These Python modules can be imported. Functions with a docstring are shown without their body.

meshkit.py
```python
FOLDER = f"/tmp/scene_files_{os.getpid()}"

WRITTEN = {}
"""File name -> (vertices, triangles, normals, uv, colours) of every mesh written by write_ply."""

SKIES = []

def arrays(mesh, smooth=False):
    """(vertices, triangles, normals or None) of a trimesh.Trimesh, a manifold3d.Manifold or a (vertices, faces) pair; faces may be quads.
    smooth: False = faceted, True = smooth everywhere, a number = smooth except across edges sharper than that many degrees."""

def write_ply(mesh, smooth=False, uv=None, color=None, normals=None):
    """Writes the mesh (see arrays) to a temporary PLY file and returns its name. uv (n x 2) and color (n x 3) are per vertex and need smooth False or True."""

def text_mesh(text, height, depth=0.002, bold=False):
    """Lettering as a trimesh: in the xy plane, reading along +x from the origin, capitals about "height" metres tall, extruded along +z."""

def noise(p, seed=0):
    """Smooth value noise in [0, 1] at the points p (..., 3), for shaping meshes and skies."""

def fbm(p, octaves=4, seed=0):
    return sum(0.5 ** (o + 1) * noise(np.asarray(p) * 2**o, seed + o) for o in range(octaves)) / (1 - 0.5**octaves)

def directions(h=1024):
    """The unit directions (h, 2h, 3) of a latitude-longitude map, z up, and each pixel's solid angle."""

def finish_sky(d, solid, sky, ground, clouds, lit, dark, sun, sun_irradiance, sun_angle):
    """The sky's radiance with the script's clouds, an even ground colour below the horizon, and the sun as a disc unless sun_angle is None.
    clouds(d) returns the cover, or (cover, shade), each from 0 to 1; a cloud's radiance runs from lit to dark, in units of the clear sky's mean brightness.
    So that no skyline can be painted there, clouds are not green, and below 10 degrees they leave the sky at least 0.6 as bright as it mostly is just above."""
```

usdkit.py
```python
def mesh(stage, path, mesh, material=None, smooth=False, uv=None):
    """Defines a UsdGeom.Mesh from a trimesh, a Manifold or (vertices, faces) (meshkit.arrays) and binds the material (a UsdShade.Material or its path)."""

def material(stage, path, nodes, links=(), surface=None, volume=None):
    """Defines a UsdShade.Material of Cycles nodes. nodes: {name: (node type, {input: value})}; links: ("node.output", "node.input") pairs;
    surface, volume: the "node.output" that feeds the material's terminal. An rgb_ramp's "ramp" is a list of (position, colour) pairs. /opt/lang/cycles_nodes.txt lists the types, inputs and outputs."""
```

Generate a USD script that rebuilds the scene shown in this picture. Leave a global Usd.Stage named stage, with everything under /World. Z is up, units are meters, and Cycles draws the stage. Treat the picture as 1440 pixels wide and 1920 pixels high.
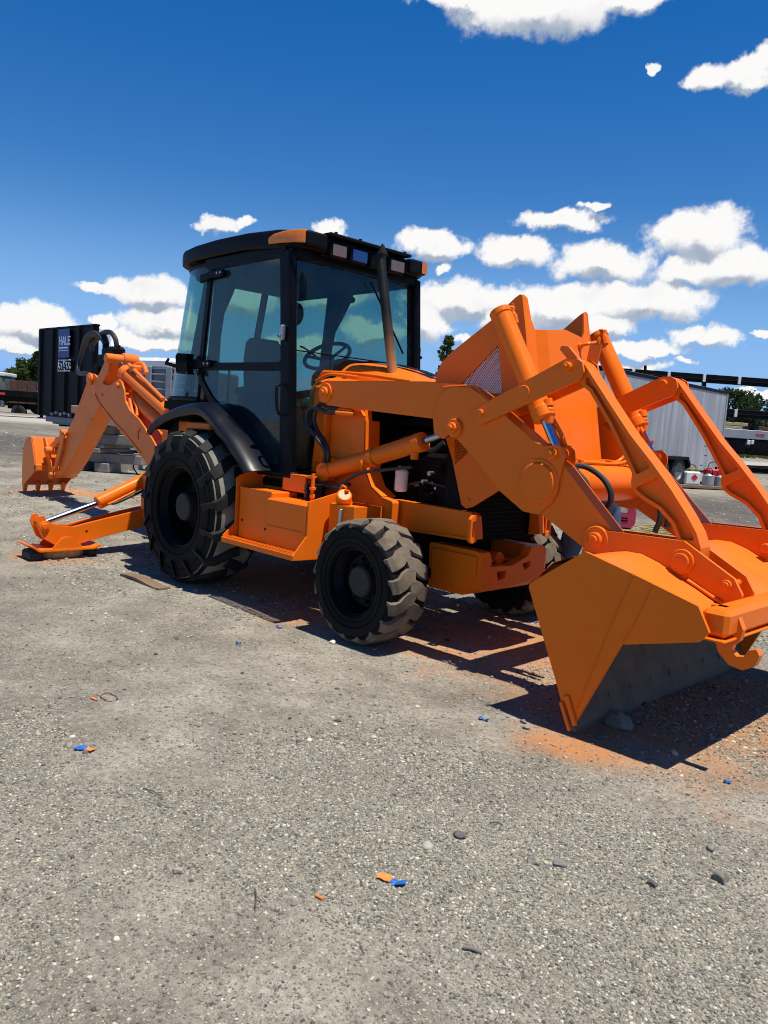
import math, random
import numpy as np, trimesh, manifold3d, usdkit, meshkit
import shapely.geometry as sg
from shapely.ops import unary_union
from shapely import affinity
from pxr import Usd, UsdGeom, UsdLux, UsdShade, Gf, Sdf, Vt

rng = np.random.default_rng(7)
random.seed(7)
PI = math.pi
stage = Usd.Stage.CreateInMemory()
UsdGeom.SetStageUpAxis(stage, UsdGeom.Tokens.z)
UsdGeom.SetStageMetersPerUnit(stage, 1.0)
world = UsdGeom.Xform.Define(stage, '/World')
stage.SetDefaultPrim(world.GetPrim())
UsdGeom.Scope.Define(stage, '/World/Looks')

# ------------------------------------------------------------------ camera, sky, sun, exposure
CAM = np.array([5.8857, -4.3556, 1.4297])
YAW, PITCH, ROLL, FPX = -0.7981, 0.1088, 0.065, 1472.68
EXPOSURE = 0.42
SKY_STRENGTH, SUN_INTENSITY = 0.055, 1.25
SUN = np.array([0.29, 0.035, 1.0]); SUN /= np.linalg.norm(SUN)

_fw = np.array([math.sin(YAW) * math.cos(PITCH), math.cos(YAW) * math.cos(PITCH), -math.sin(PITCH)])
_r = np.cross(_fw, [0, 0, 1]); _r /= np.linalg.norm(_r)
_u = np.cross(_r, _fw)
_r, _u = math.cos(ROLL) * _r + math.sin(ROLL) * _u, -math.sin(ROLL) * _r + math.cos(ROLL) * _u
cam = UsdGeom.Camera.Define(stage, '/World/camera')
cam.AddTransformOp().Set(Gf.Matrix4d(*[float(v) for row in ((*_r, 0), (*_u, 0), (*(-_fw), 0), (*CAM, 1)) for v in row]))
cam.CreateHorizontalApertureAttr(26.0)
cam.CreateVerticalApertureAttr(26.0 * 4 / 3)
cam.CreateFocalLengthAttr(26.0 * FPX / 1440)
cam.CreateClippingRangeAttr(Gf.Vec2f(0.05, 5000))
cam.CreateExposureAttr(EXPOSURE)

# clouds: azimuth, elevation, half width, half height (degrees)
CLOUDS = [(127.82,26.68,4.85,1.55),(132.55,27.04,2.92,.81),(121.58,27.03,3.15,.79),(116.07,22.46,1.54,.77),(113.86,22.57,1.89,.76),(112.56,23.27,1.24,.74),(120.1,23.38,.52,.33),(148.85,12.82,1.5,.57),(146.88,13.1,1.08,.43),(140.58,13.19,1.24,.66),(133.57,12.75,2.94,.88),(127.58,12.58,2.62,1.02),(124.83,14.55,2.68,.71),(122.6,15.52,.91,.35),(121.9,12.01,3.23,1.29),(115.73,13.65,3.26,1.54),(113.56,11.66,3.76,1.3),(116.48,11.36,2.1,.87),(132.71,11.32,.67,.44),(152.92,7.89,3.06,1.08),(156.01,7.96,1.59,.35),(160.2,5.2,3.29,1.18),(151.81,6.06,3.29,1.1),(152.47,4.75,4.02,.66),(155.61,5.58,.89,.57),(161.44,3.88,2.07,.55),(131.42,9.24,4.11,1.2),(133.58,7.66,1.89,1.51),(124.32,8.99,4.05,1.4),(127.59,8.33,2.98,1.49),(119.02,9.47,4.66,1.43),(121.33,7.84,2.56,.91),(114.55,7.16,2.4,.71),(118.71,6.25,3.27,.58),(111.21,7.52,.62,.27),(115.55,5.54,.57,.25),(118.6,5.07,2.19,.44),(130.82,6.34,.95,.38),(153.13,3.18,1.65,.44),(111.74,3.58,2.1,.35),(146.83,8.14,2.22,1.11),(140.5,8.67,2.62,1.12),(137.34,6.69,2.27,.76),(142.58,5.21,2.65,.76)]
_cr = np.random.default_rng(3)
for k in range(13):   # the same fair-weather cumulus all round the rest of the horizon
    az = 170 + k * 22.4 + _cr.uniform(-4, 4); el = _cr.choice([5, 8, 12, 16, 24]) + _cr.uniform(-1, 1)
    CLOUDS.append((az, el, _cr.uniform(3, 7), _cr.uniform(.8, 2.0)))


def make_sky():
    n, l = {}, []
    # on a dome light the texture coordinate "generated" is the view direction
    n['gen'] = ('texture_coordinate', {})
    n['sky'] = ('sky_texture', {'sky_type': 'single_scattering', 'sun_disc': False, 'sun_elevation': float(math.asin(SUN[2])), 'sun_rotation': float(math.atan2(SUN[0], SUN[1])), 'altitude': 60.0, 'air_density': 1.0, 'aerosol_density': 0.1, 'ozone_density': 2.0})
    n['skyhsv'] = ('hsv', {'hue': 0.510, 'saturation': 1.46, 'value': 1.56}); l.append(('sky.color', 'skyhsv.color'))

    # azimuth and elevation of the view direction, in degrees
    n['xyz'] = ('separate_xyz', {}); l.append(('gen.generated', 'xyz.vector'))
    n['az'] = ('math', {'math_type': 'arctan2'}); l += [('xyz.y', 'az.value1'), ('xyz.x', 'az.value2')]
    n['el'] = ('math', {'math_type': 'arcsine'}); l.append(('xyz.z', 'el.value1'))
    n['ae'] = ('combine_xyz', {}); l += [('az.value', 'ae.x'), ('el.value', 'ae.y')]
    n['deg'] = ('vector_math', {'math_type': 'scale', 'scale': 57.29578}); l.append(('ae.vector', 'deg.vector1'))
    n['anz'] = ('noise_texture', {'scale': 22.0, 'detail': 9.0, 'roughness': 0.59}); l.append(('gen.generated', 'anz.vector'))
    n['anc'] = ('vector_math', {'math_type': 'subtract', 'vector2': (.5, .5, .5)}); l.append(('anz.color', 'anc.vector1'))
    n['ans'] = ('vector_math', {'math_type': 'multiply', 'vector2': (4.2, 2.6, 0.)}); l.append(('anc.vector', 'ans.vector1'))
    n['warp'] = ('vector_math', {'math_type': 'add'}); l += [('deg.vector', 'warp.vector1'), ('ans.vector', 'warp.vector2')]

    def field(tag, off):
        nonlocal l
        n[tag + 'd'] = ('vector_math', {'math_type': 'add', 'vector2': (0, off, 0)}); l.append(('warp.vector', tag + 'd.vector1'))
        last = None
        for i, (az, el, a, b) in enumerate(CLOUDS):
            az = (az + 180) % 360 - 180
            a = a * 1.10 / math.cos(math.radians(el)); b = b * 1.2
            m, q, k = f'{tag}m{i}', f'{tag}q{i}', f'{tag}k{i}'
            n[m] = ('vector_math', {'math_type': 'multiply_add', 'vector2': (1 / a, 1 / b, 0), 'vector3': (-az / a, -el / b, 0)}); l.append((tag + 'd.vector', m + '.vector1'))
            n[q] = ('vector_math', {'math_type': 'length'}); l.append((m + '.vector', q + '.vector1'))
            if last is None: last = q + '.value'
            else:
                n[k] = ('math', {'math_type': 'smoothmin', 'value3': 0.2}); l += [(last, k + '.value1'), (q + '.value', k + '.value2')]; last = k + '.value'
        return last
    f0, f1 = field('fa', 0.0), field('fb', 0.8)
    n['cov'] = ('map_range', {'range_type': 'smoothstep', 'from_min': 1.22, 'from_max': 0.46, 'to_min': 0.0, 'to_max': 1.0, 'clamp': True}); l.append((f0, 'cov.value'))
    # thin wisps at the rims, and fine breakup
    n['wz'] = ('noise_texture', {'scale': 42.0, 'detail': 9.0, 'roughness': 0.66}); l.append(('gen.generated', 'wz.vector'))
    n['wm'] = ('math', {'math_type': 'multiply_add', 'value2': 1.5, 'value3': -.75}); l.append(('wz.fac', 'wm.value1'))
    n['we'] = ('math', {'math_type': 'add'}); l += [('cov.result', 'we.value1'), ('wm.value', 'we.value2')]
    n['ce'] = ('map_range', {'range_type': 'smoothstep', 'from_min': .14, 'from_max': .84, 'to_min': 0., 'to_max': 1., 'clamp': True}); l.append(('we.value', 'ce.value'))
    n['cf'] = ('math', {'math_type': 'multiply', 'value2': 5.0, 'use_clamp': True}); l.append(('cov.result', 'cf.value1'))
    n['cw'] = ('math', {'math_type': 'multiply'}); l += [('ce.result', 'cw.value1'), ('cf.value', 'cw.value2')]
    n['sd'] = ('math', {'math_type': 'subtract'}); l += [(f0, 'sd.value1'), (f1, 'sd.value2')]
    n['sh'] = ('map_range', {'range_type': 'smoothstep', 'from_min': -0.10, 'from_max': 0.50, 'to_min': 0.0, 'to_max': 1.0, 'clamp': True}); l.append(('sd.value', 'sh.value'))
    n['sh2'] = ('map_range', {'from_min': .35, 'from_max': .75, 'to_min': -.22, 'to_max': .22, 'clamp': True}); l.append(('anz.fac', 'sh2.value'))
    n['shs'] = ('math', {'math_type': 'add', 'use_clamp': True}); l += [('sh.result', 'shs.value1'), ('sh2.result', 'shs.value2')]
    n['ccol'] = ('rgb_ramp', {'ramp': [(0, (13.2, 13.1, 13.0)), (.35, (11.2, 11.3, 11.6)), (.75, (6.8, 7.5, 8.6)), (1, (5.0, 6.0, 7.6))]}); l.append(('shs.value', 'ccol.fac'))
    n['hz'] = ('map_range', {'range_type': 'smoothstep', 'from_min': 0.0, 'from_max': 0.27, 'to_min': 0.95, 'to_max': 0.0, 'clamp': True}); l.append(('xyz.z', 'hz.value'))
    n['hzm'] = ('mix_color', {'b': (3.1, 6.3, 12.6), 'use_clamp': False}); l += [('hz.result', 'hzm.fac'), ('skyhsv.color', 'hzm.a')]
    n['mix'] = ('mix_color', {'use_clamp': False}); l += [('cw.value', 'mix.fac'), ('hzm.result', 'mix.a'), ('ccol.color', 'mix.b')]
    n['bg'] = ('background_shader', {'strength': SKY_STRENGTH}); l.append(('mix.result', 'bg.color'))
    return usdkit.material(stage, '/World/Looks/sky_air', n, l, surface='bg.background')


dome = UsdLux.DomeLight.Define(stage, '/World/sky')
UsdShade.MaterialBindingAPI.Apply(dome.GetPrim()).Bind(make_sky())
dome.GetPrim().SetCustomDataByKey('kind', 'structure')
sun = UsdLux.DistantLight.Define(stage, '/World/sun')
sun.CreateNormalizeAttr(True)
sun.CreateIntensityAttr(SUN_INTENSITY)
sun.CreateAngleAttr(0.5)
sun.CreateColorAttr(Gf.Vec3f(1.0, 0.95, 0.87))
_z = SUN; _x = np.cross([0, 1, 0], _z); _x /= np.linalg.norm(_x); _y = np.cross(_z, _x)
sun.AddTransformOp().Set(Gf.Matrix4d(*[float(v) for row in ((*_x, 0), (*_y, 0), (*_z, 0), (*(SUN * 50), 1)) for v in row]))

# ------------------------------------------------------------------ prim helpers
used = {}


def numbered(parent, name):
    k = used.get((parent, name), 0); used[(parent, name)] = k + 1
    return f'{parent}/{name}' + (f'_{k:03d}' if k else '')


def tag(p, label=None, cat=None, group=None, kind=None):
    p = p.GetPrim() if hasattr(p, 'GetPrim') else p
    for k, v in (('label', label), ('category', cat), ('group', group), ('kind', kind)):
        if v: p.SetCustomDataByKey(k, v)
    return p


def obj(name, mesh, mat, parent='/World', smooth=30, label=None):
    if isinstance(mesh, (list,)): mesh = cat(mesh)
    parent = parent if isinstance(parent, str) else str(parent.GetPath())
    p = usdkit.mesh(stage, numbered(parent, name), mesh, mat, smooth).GetPrim()
    if label: p.SetCustomDataByKey('label', label)
    return p


def thing(name, label, cat_, loc=(0, 0, 0), rz=0.0, group=None):
    x = UsdGeom.Xform.Define(stage, numbered('/World', name))
    x.AddTranslateOp().Set(Gf.Vec3d(*map(float, loc))); x.AddRotateZOp().Set(math.degrees(rz))
    return tag(x, label, cat_, group)


def dup(root, loc, rz=0.0, scale=None, label=None, group=None, name=None):
    was = root.GetCustomData()
    x = UsdGeom.Xform.Define(stage, numbered('/World', name or root.GetName().rsplit('_0', 1)[0]))
    p = x.GetPrim(); p.GetReferences().AddInternalReference(root.GetPath())
    x.ClearXformOpOrder()
    x.AddTranslateOp().Set(Gf.Vec3d(*map(float, loc))); x.AddRotateZOp().Set(math.degrees(rz))
    if scale is not None: x.AddScaleOp().Set(Gf.Vec3f(*np.broadcast_to(scale, 3).astype(float).tolist()))
    tag(p, label or was.get('label'), was.get('category'), group or was.get('group'))
    p.SetInstanceable(True)
    return p


# ------------------------------------------------------------------ mesh helpers
def cat(ms):
    ms = [m for m in ms if m is not None]
    return trimesh.util.concatenate(ms) if len(ms) > 1 else ms[0]


def TM(v, f): return trimesh.Trimesh(np.asarray(v, float), np.asarray(f, int), process=False)


def rounded(poly, r, holes=()):
    p = poly if isinstance(poly, sg.base.BaseGeometry) else sg.Polygon(poly)
    p = p.buffer(0)
    if r: p = p.buffer(-r, quad_segs=5).buffer(2 * r, quad_segs=5).buffer(-r, quad_segs=5)
    for h in holes: p = p.difference(h if isinstance(h, sg.base.BaseGeometry) else sg.Polygon(h))
    return p


def _ext(poly, h):
    gs = getattr(poly, 'geoms', [poly])
    return cat([trimesh.creation.extrude_polygon(g, h, engine='earcut') for g in gs if g.area > 1e-9])


def plate(poly, y0, y1, r=0.0, holes=()):
    """a plate lying in xz, between y0 and y1"""
    m = _ext(rounded(poly, r, holes), y1 - y0)
    v = np.array(m.vertices); m.vertices = np.stack([v[:, 0], y0 + v[:, 2], v[:, 1]], -1); m.invert()
    return m


def platex(poly, x0, x1, r=0.0, holes=()):
    """a plate lying in yz, between x0 and x1"""
    m = _ext(rounded(poly, r, holes), x1 - x0)
    v = np.array(m.vertices); m.vertices = np.stack([x0 + v[:, 2], v[:, 0], v[:, 1]], -1)
    return m


def platez(poly, z0, z1, r=0.0, holes=()):
    m = _ext(rounded(poly, r, holes), z1 - z0); m.apply_translation([0, 0, z0]); return m


def bx(x0, x1, y0, y1, z0, z1, c=0.006):
    a, b = np.array([x0, y0, z0], float), np.array([x1, y1, z1], float)
    a, b = np.minimum(a, b), np.maximum(a, b)
    c = min(c, (b - a).min() * .3)
    if c <= 0: return trimesh.creation.box(bounds=[a, b])
    pts = []
    for i in range(8):
        s = np.array([(i >> k) & 1 for k in range(3)])
        p = np.where(s, b, a); d = np.where(s, -c, c)
        for k in range(3):
            q = p + d; q[k] = p[k]; pts.append(q)
    return trimesh.convex.convex_hull(np.array(pts))


def basis(d):
    d = np.asarray(d, float); d = d / np.linalg.norm(d)
    a = np.cross(d, [0, 0, 1] if abs(d[2]) < .9 else [1, 0, 0]); a /= np.linalg.norm(a)
    return a, np.cross(d, a), d


def bar(p, q, w, h, up=(0, 0, 1), c=.004):
    """a square bar from p to q"""
    p, q = np.asarray(p, float), np.asarray(q, float); d = q - p; L = np.linalg.norm(d); d /= L
    s = np.cross(d, up); s = s / np.linalg.norm(s); u = np.cross(s, d)
    m = bx(0, L, -w / 2, w / 2, -h / 2, h / 2, c)
    T = np.eye(4); T[:3, 0], T[:3, 1], T[:3, 2], T[:3, 3] = d, -s, u, p
    m.apply_transform(T); return m


def cyl(p, q, r, n=20, r2=None, cap=.0):
    p, q = np.asarray(p, float), np.asarray(q, float); a, b, d = basis(q - p); r2 = r if r2 is None else r2
    t = np.arange(n) * 2 * PI / n; ring = np.cos(t)[:, None] * a + np.sin(t)[:, None] * b
    L = np.linalg.norm(q - p); cap = min(cap, L * .45, r * .6, r2 * .6)
    rows = [(0, r - cap), (cap, r), (L - cap, r2), (L, r2 - cap)] if cap > 0 else [(0, r), (L, r2)]
    v = [p + d * z + ring * rr for z, rr in rows]
    f = []
    for k in range(len(rows) - 1):
        for i in range(n):
            j = (i + 1) % n; A, B = k * n, (k + 1) * n
            f += [(A + i, A + j, B + j), (A + i, B + j, B + i)]
    v = np.vstack(v + [[p], [q]]); c0, c1, T = len(v) - 2, len(v) - 1, (len(rows) - 1) * n
    for i in range(n):
        j = (i + 1) % n; f += [(c0, j, i), (c1, T + i, T + j)]
    return TM(v, f)


def smooth_path(pts, n=8):
    P = np.asarray(pts, float)
    if len(P) < 3: return P
    P = np.vstack([2 * P[0] - P[1], P, 2 * P[-1] - P[-2]]); out = []
    for i in range(1, len(P) - 2):
        a, b, c, d = P[i - 1:i + 3]
        for t in np.arange(n) / n:
            out.append(.5 * (2 * b + (c - a) * t + (2 * a - 5 * b + 4 * c - d) * t * t + (3 * b - a - 3 * c + d) * t ** 3))
    return np.array(out + [P[-2]])


def tube(pts, r, n=10, k=8, closed=False):
    P = smooth_path(pts, k); r = np.broadcast_to(r, len(P)) if np.ndim(r) == 0 else np.interp(np.linspace(0, 1, len(P)), np.linspace(0, 1, len(r)), r)
    t = np.gradient(P, axis=0); t /= np.maximum(np.linalg.norm(t, axis=1, keepdims=True), 1e-9)
    a, b, _ = basis(t[0]); v = []
    ang = np.arange(n) * 2 * PI / n
    for i in range(len(P)):
        a = a - t[i] * (a @ t[i]); a /= np.linalg.norm(a); b = np.cross(t[i], a)
        v.append(P[i] + r[i] * (np.cos(ang)[:, None] * a + np.sin(ang)[:, None] * b))
    f = []
    for k_ in range(len(P) - 1):
        for i in range(n):
            j = (i + 1) % n; A, B = k_ * n, (k_ + 1) * n; f += [(A + i, A + j, B + j), (A + i, B + j, B + i)]
    v = np.vstack(v + [[P[0]], [P[-1]]]); T = (len(P) - 1) * n
    for i in range(n):
        j = (i + 1) % n; f += [(len(v) - 2, j, i), (len(v) - 1, T + i, T + j)]
    return TM(v, f)


def revy(profile, c, n=48):
    """revolves a closed loop of (radius, y) about the y axis line through c=(x,z)"""
    P = np.asarray(profile, float); m = len(P); t = np.arange(n) * 2 * PI / n
    v = np.stack([c[0] + P[None, :, 0] * np.cos(t)[:, None], np.repeat(P[None, :, 1], n, 0), c[1] + P[None, :, 0] * np.sin(t)[:, None]], -1).reshape(-1, 3)
    f = []
    for i in range(n):
        for k in range(m):
            a, b = i * m + k, i * m + (k + 1) % m; d, e = ((i + 1) % n) * m + k, ((i + 1) % n) * m + (k + 1) % m
            f += [(a, b, e), (a, e, d)]
    return TM(v, f)


def loft(rings, cap=True):
    """rings: equally long closed rings of points"""
    n = len(rings[0]); v = np.vstack(rings); f = []
    for k in range(len(rings) - 1):
        for i in range(n):
            j = (i + 1) % n; A, B = k * n, (k + 1) * n; f += [(A + i, A + j, B + j), (A + i, B + j, B + i)]
    if cap:
        v = np.vstack([v, np.mean(rings[0], 0), np.mean(rings[-1], 0)]); T = (len(rings) - 1) * n
        for i in range(n):
            j = (i + 1) % n; f += [(len(v) - 2, j, i), (len(v) - 1, T + i, T + j)]
    return TM(v, f)


def sheet(rows, t=None):
    """an open grid of points as a surface; with t it gets that thickness"""
    R = np.asarray(rows, float); a, b = R.shape[:2]
    f = [q for i in range(a - 1) for j in range(b - 1) for q in ((i * b + j, (i + 1) * b + j, (i + 1) * b + j + 1), (i * b + j, (i + 1) * b + j + 1, i * b + j + 1))]
    m = TM(R.reshape(-1, 3), f)
    if not t: return m
    du, dv = np.gradient(R, axis=0), np.gradient(R, axis=1); nn = np.cross(du, dv); nn /= np.maximum(np.linalg.norm(nn, axis=2, keepdims=True), 1e-9)
    S = R - nn * t; v = np.vstack([R.reshape(-1, 3), S.reshape(-1, 3)]); o = a * b
    F = f + [(x + o, z + o, y + o) for x, y, z in f]
    edge = [(0, j) for j in range(b)] + [(i, b - 1) for i in range(1, a)] + [(a - 1, j) for j in range(b - 2, -1, -1)] + [(i, 0) for i in range(a - 2, 0, -1)]
    ids = [i * b + j for i, j in edge]
    for k in range(len(ids)):
        p, q = ids[k], ids[(k + 1) % len(ids)]; F += [(p, q, q + o), (p, q + o, p + o)]
    return TM(v, F)


def mir(m):
    m = m.copy(); m.vertices = np.array(m.vertices) * [1, -1, 1]; m.invert(); return m


def ring_xz(c, y0, y1, r0, r1, n=28): return revy([(r0, y0), (r1, y0), (r1, y1), (r0, y1)], c, n)


def pin(c, y0, y1, r): return cyl((c[0], y0, c[1]), (c[0], y1, c[1]), r, 18, cap=.006)


def hexbolt(p, d, r=.012, h=.01): return cyl(p, np.asarray(p, float) + np.asarray(d, float) * h, r, 6, cap=.002)


# ------------------------------------------------------------------ materials
def mat(name, col, rough=.5, metal=0., coat=0., var=.12, vscale=4., vdetail=5., bump=0., bscale=60., bdist=.002, bevel=0., spec=.5, extra=None, rvar=.0, space='geo', wave=0.):
    n = {'g': ('geometry', {}), 'p': ('principled_bsdf', {'roughness': rough, 'metallic': metal, 'coat_weight': coat, 'coat_roughness': .12, 'specular_ior_level': spec})}
    l = []
    V = 'g.position'
    if space == 'obj':
        n['tc'] = ('texture_coordinate', {}); V = 'tc.object'
    if space == 'rand':
        n['tc'] = ('texture_coordinate', {}); n['oi'] = ('object_info', {}); V = 'tc.object'
    if var:
        n['n'] = ('noise_texture', {'scale': vscale, 'detail': vdetail, 'roughness': .6}); l.append((V, 'n.vector'))
        n['r'] = ('rgb_ramp', {'ramp': [(.25, tuple(np.array(col) * (1 - var))), (.5, tuple(col)), (.78, tuple(np.minimum(np.array(col) * (1 + var), 1)))]})
        l += [('n.fac', 'r.fac')]
        out = 'r.color'
        if space == 'rand':
            n['rm'] = ('map_range', {'from_min': 0., 'from_max': 1., 'to_min': .7, 'to_max': 1.3}); l.append(('oi.random', 'rm.value'))
            n['rs'] = ('vector_math', {'math_type': 'scale'}); l += [('r.color', 'rs.vector1'), ('rm.result', 'rs.scale')]; out = 'rs.vector'
        l.append((out, 'p.base_color'))
        if rvar:
            n['rr'] = ('map_range', {'from_min': .3, 'from_max': .7, 'to_min': rough - rvar, 'to_max': rough + rvar, 'clamp': True}); l += [('n.fac', 'rr.value'), ('rr.result', 'p.roughness')]
    else:
        n['p'][1]['base_color'] = tuple(col)
    last = None
    if wave:
        n['wn'] = ('noise_texture', {'scale': 5.5, 'detail': 2.0}); l.append((V, 'wn.vector'))
    if bevel:
        n['bv'] = ('bevel', {'samples': 4, 'radius': bevel}); last = 'bv.bevel'
    if wave:
        n['wb'] = ('bump', {'strength': wave, 'distance': .02}); l.append(('wn.fac', 'wb.height'))
        if last: l.append((last, 'wb.normal'))
        last = 'wb.normal'
    if bump:
        n['bn'] = ('noise_texture', {'scale': bscale, 'detail': 4.0, 'roughness': .6}); l.append((V, 'bn.vector'))
        n['bu'] = ('bump', {'strength': bump, 'distance': bdist}); l.append(('bn.fac', 'bu.height'))
        if last: l.append((last, 'bu.normal'))
        last = 'bu.normal'
    if last: l.append((last, 'p.normal'))
    if extra: extra(n, l)
    return usdkit.material(stage, '/World/Looks/' + name, n, l, surface='p.BSDF')


def dusty(amount=.35, col=(.30, .25, .19), scale=3.0):
    """dust settled in a blotchy film"""
    def f(n, l):
        src = [k for k, b in enumerate(l) if b[1] == 'p.base_color']
        n['dn'] = ('noise_texture', {'scale': scale, 'detail': 8.0, 'roughness': .7}); l.append(('g.position', 'dn.vector'))
        n['dm'] = ('map_range', {'from_min': .45, 'from_max': .75, 'to_min': 0., 'to_max': amount, 'clamp': True}); l.append(('dn.fac', 'dm.value'))
        n['dx'] = ('mix_color', {'b': col}); l.append(('dm.result', 'dx.fac'))
        if src: a = l.pop(src[0])[0]; l.append((a, 'dx.a'))
        else: n['dx'][1]['a'] = n['p'][1]['base_color']
        l.append(('dx.result', 'p.base_color'))
    return f


M = {}
M['orange'] = mat('orange_paint', wave=.10, col=(.75, .146, .007), rough=.30, coat=.0, spec=.15, var=.05, vscale=2.2, bump=.10, bscale=45., bdist=.0015, bevel=.006, rvar=.07, extra=dusty(.06, (.66, .22, .05), 6.))
M['orange_worn'] = mat('orange_paint_dusty', wave=.22, col=(.74, .155, .014), rough=.36, coat=.0, spec=.30, var=.10, vscale=5., bump=.22, bscale=24., bdist=.003, bevel=.006, extra=dusty(.15, (.64, .26, .09), 4.))
M['black'] = mat('black_paint', (.0028, .0031, .0045), .36, spec=.085, coat=.0, var=.25, vscale=3., bump=.05, bscale=80., bdist=.001, bevel=.006, extra=dusty(.05, (.07, .065, .06), 4.))
M['plastic'] = mat('black_plastic', (.0032, .0036, .0048), .48, spec=.11, var=.2, vscale=6., bump=.1, bscale=220., bdist=.0008, bevel=.01, extra=dusty(.06, (.08, .075, .07), 5.))
M['navy'] = mat('fender_plastic', (.0034, .0045, .0085), .33, spec=.25, var=.2, vscale=4., bevel=.012, extra=dusty(.05, (.06, .06, .07), 5.))
M['dark'] = mat('engine_grime', (.003, .003, .003), .6, spec=.12, var=.6, vscale=18., bump=.3, bscale=50., bdist=.003)
M['interior'] = mat('cab_lining', (.008, .0085, .0095), .8, spec=.1, var=.25, vscale=9.)
M['rubber'] = mat('tyre_rubber', (.0036, .0038, .0043), .68, spec=.13, var=.35, vscale=9., bump=.25, bscale=90., bdist=.002, bevel=.006, extra=dusty(.10, (.04, .037, .032), 5.))
M['tread'] = mat('tyre_tread_worn', (.135, .108, .078), .9, spec=.1, var=.4, vscale=12., bump=.4, bscale=70., bdist=.003, extra=dusty(.5, (.17, .145, .115), 9.))
M['hose'] = mat('hydraulic_hose', (.012, .012, .012), .5, var=.2, bump=.1, bscale=300., bdist=.0006)
M['chrome'] = mat('chrome_rod', (.42, .47, .55), .12, metal=1., var=.05)
M['steel'] = mat('bare_steel', (.40, .40, .40), .35, metal=1., var=.2, vscale=30.)
M['amber'] = mat('amber_lens', (.58, .15, .003), .16, var=.12, vscale=40., coat=.5)
M['lamp'] = mat('clear_lamp_lens', (.13, .09, .07), .22, var=.2, vscale=25., coat=.5)
M['bluelens'] = mat('blue_film', (.006, .045, .19), .35, var=.1)
M['bluetape'] = mat('blue_masking_tape', (.010, .10, .36), .6, var=.15, vscale=60.)
M['orangetape'] = mat('oversprayed_tape', (.75, .19, .03), .6, var=.15, vscale=60.)
M['white'] = mat('white_filter', (.72, .72, .70), .35, var=.08, vscale=20.)
M['hub'] = mat('hub_brown', (.03, .024, .02), .65, spec=.3, var=.35, vscale=20., bump=.2, bscale=50.)
M['bucketin'] = mat('bucket_inside_steel', (.135, .105, .074), .7, spec=.2, var=.5, vscale=6., bump=.4, bscale=24., bdist=.004, rvar=.12, extra=dusty(.45, (.21, .165, .115), 7.))
M['soot'] = None


def exhaust_mat():
    n = {'g': ('geometry', {}), 's': ('separate_xyz', {}), 'n': ('noise_texture', {'scale': 9., 'detail': 4.}), 'm': ('map_range', {'from_min': 1.78, 'from_max': 2.28, 'to_min': 0., 'to_max': 1., 'clamp': True}),
         'a': ('math', {'math_type': 'multiply_add', 'value2': .30, 'value3': -.15}), 'b': ('math', {'math_type': 'add', 'use_clamp': True}),
         'r': ('rgb_ramp', {'ramp': [(0, (.52, .19, .05)), (.3, (.30, .14, .05)), (.6, (.06, .036, .022)), (1, (.009, .0085, .0085))]}), 'p': ('principled_bsdf', {'roughness': .5, 'specular_ior_level': .2})}
    l = [('g.position', 's.vector'), ('g.position', 'n.vector'), ('s.z', 'm.value'), ('n.fac', 'a.value1'), ('m.result', 'b.value1'), ('a.value', 'b.value2'), ('b.value', 'r.fac'), ('r.color', 'p.base_color')]
    return usdkit.material(stage, '/World/Looks/scorched_pipe', n, l, surface='p.BSDF')


M['exhaust'] = exhaust_mat()


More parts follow.
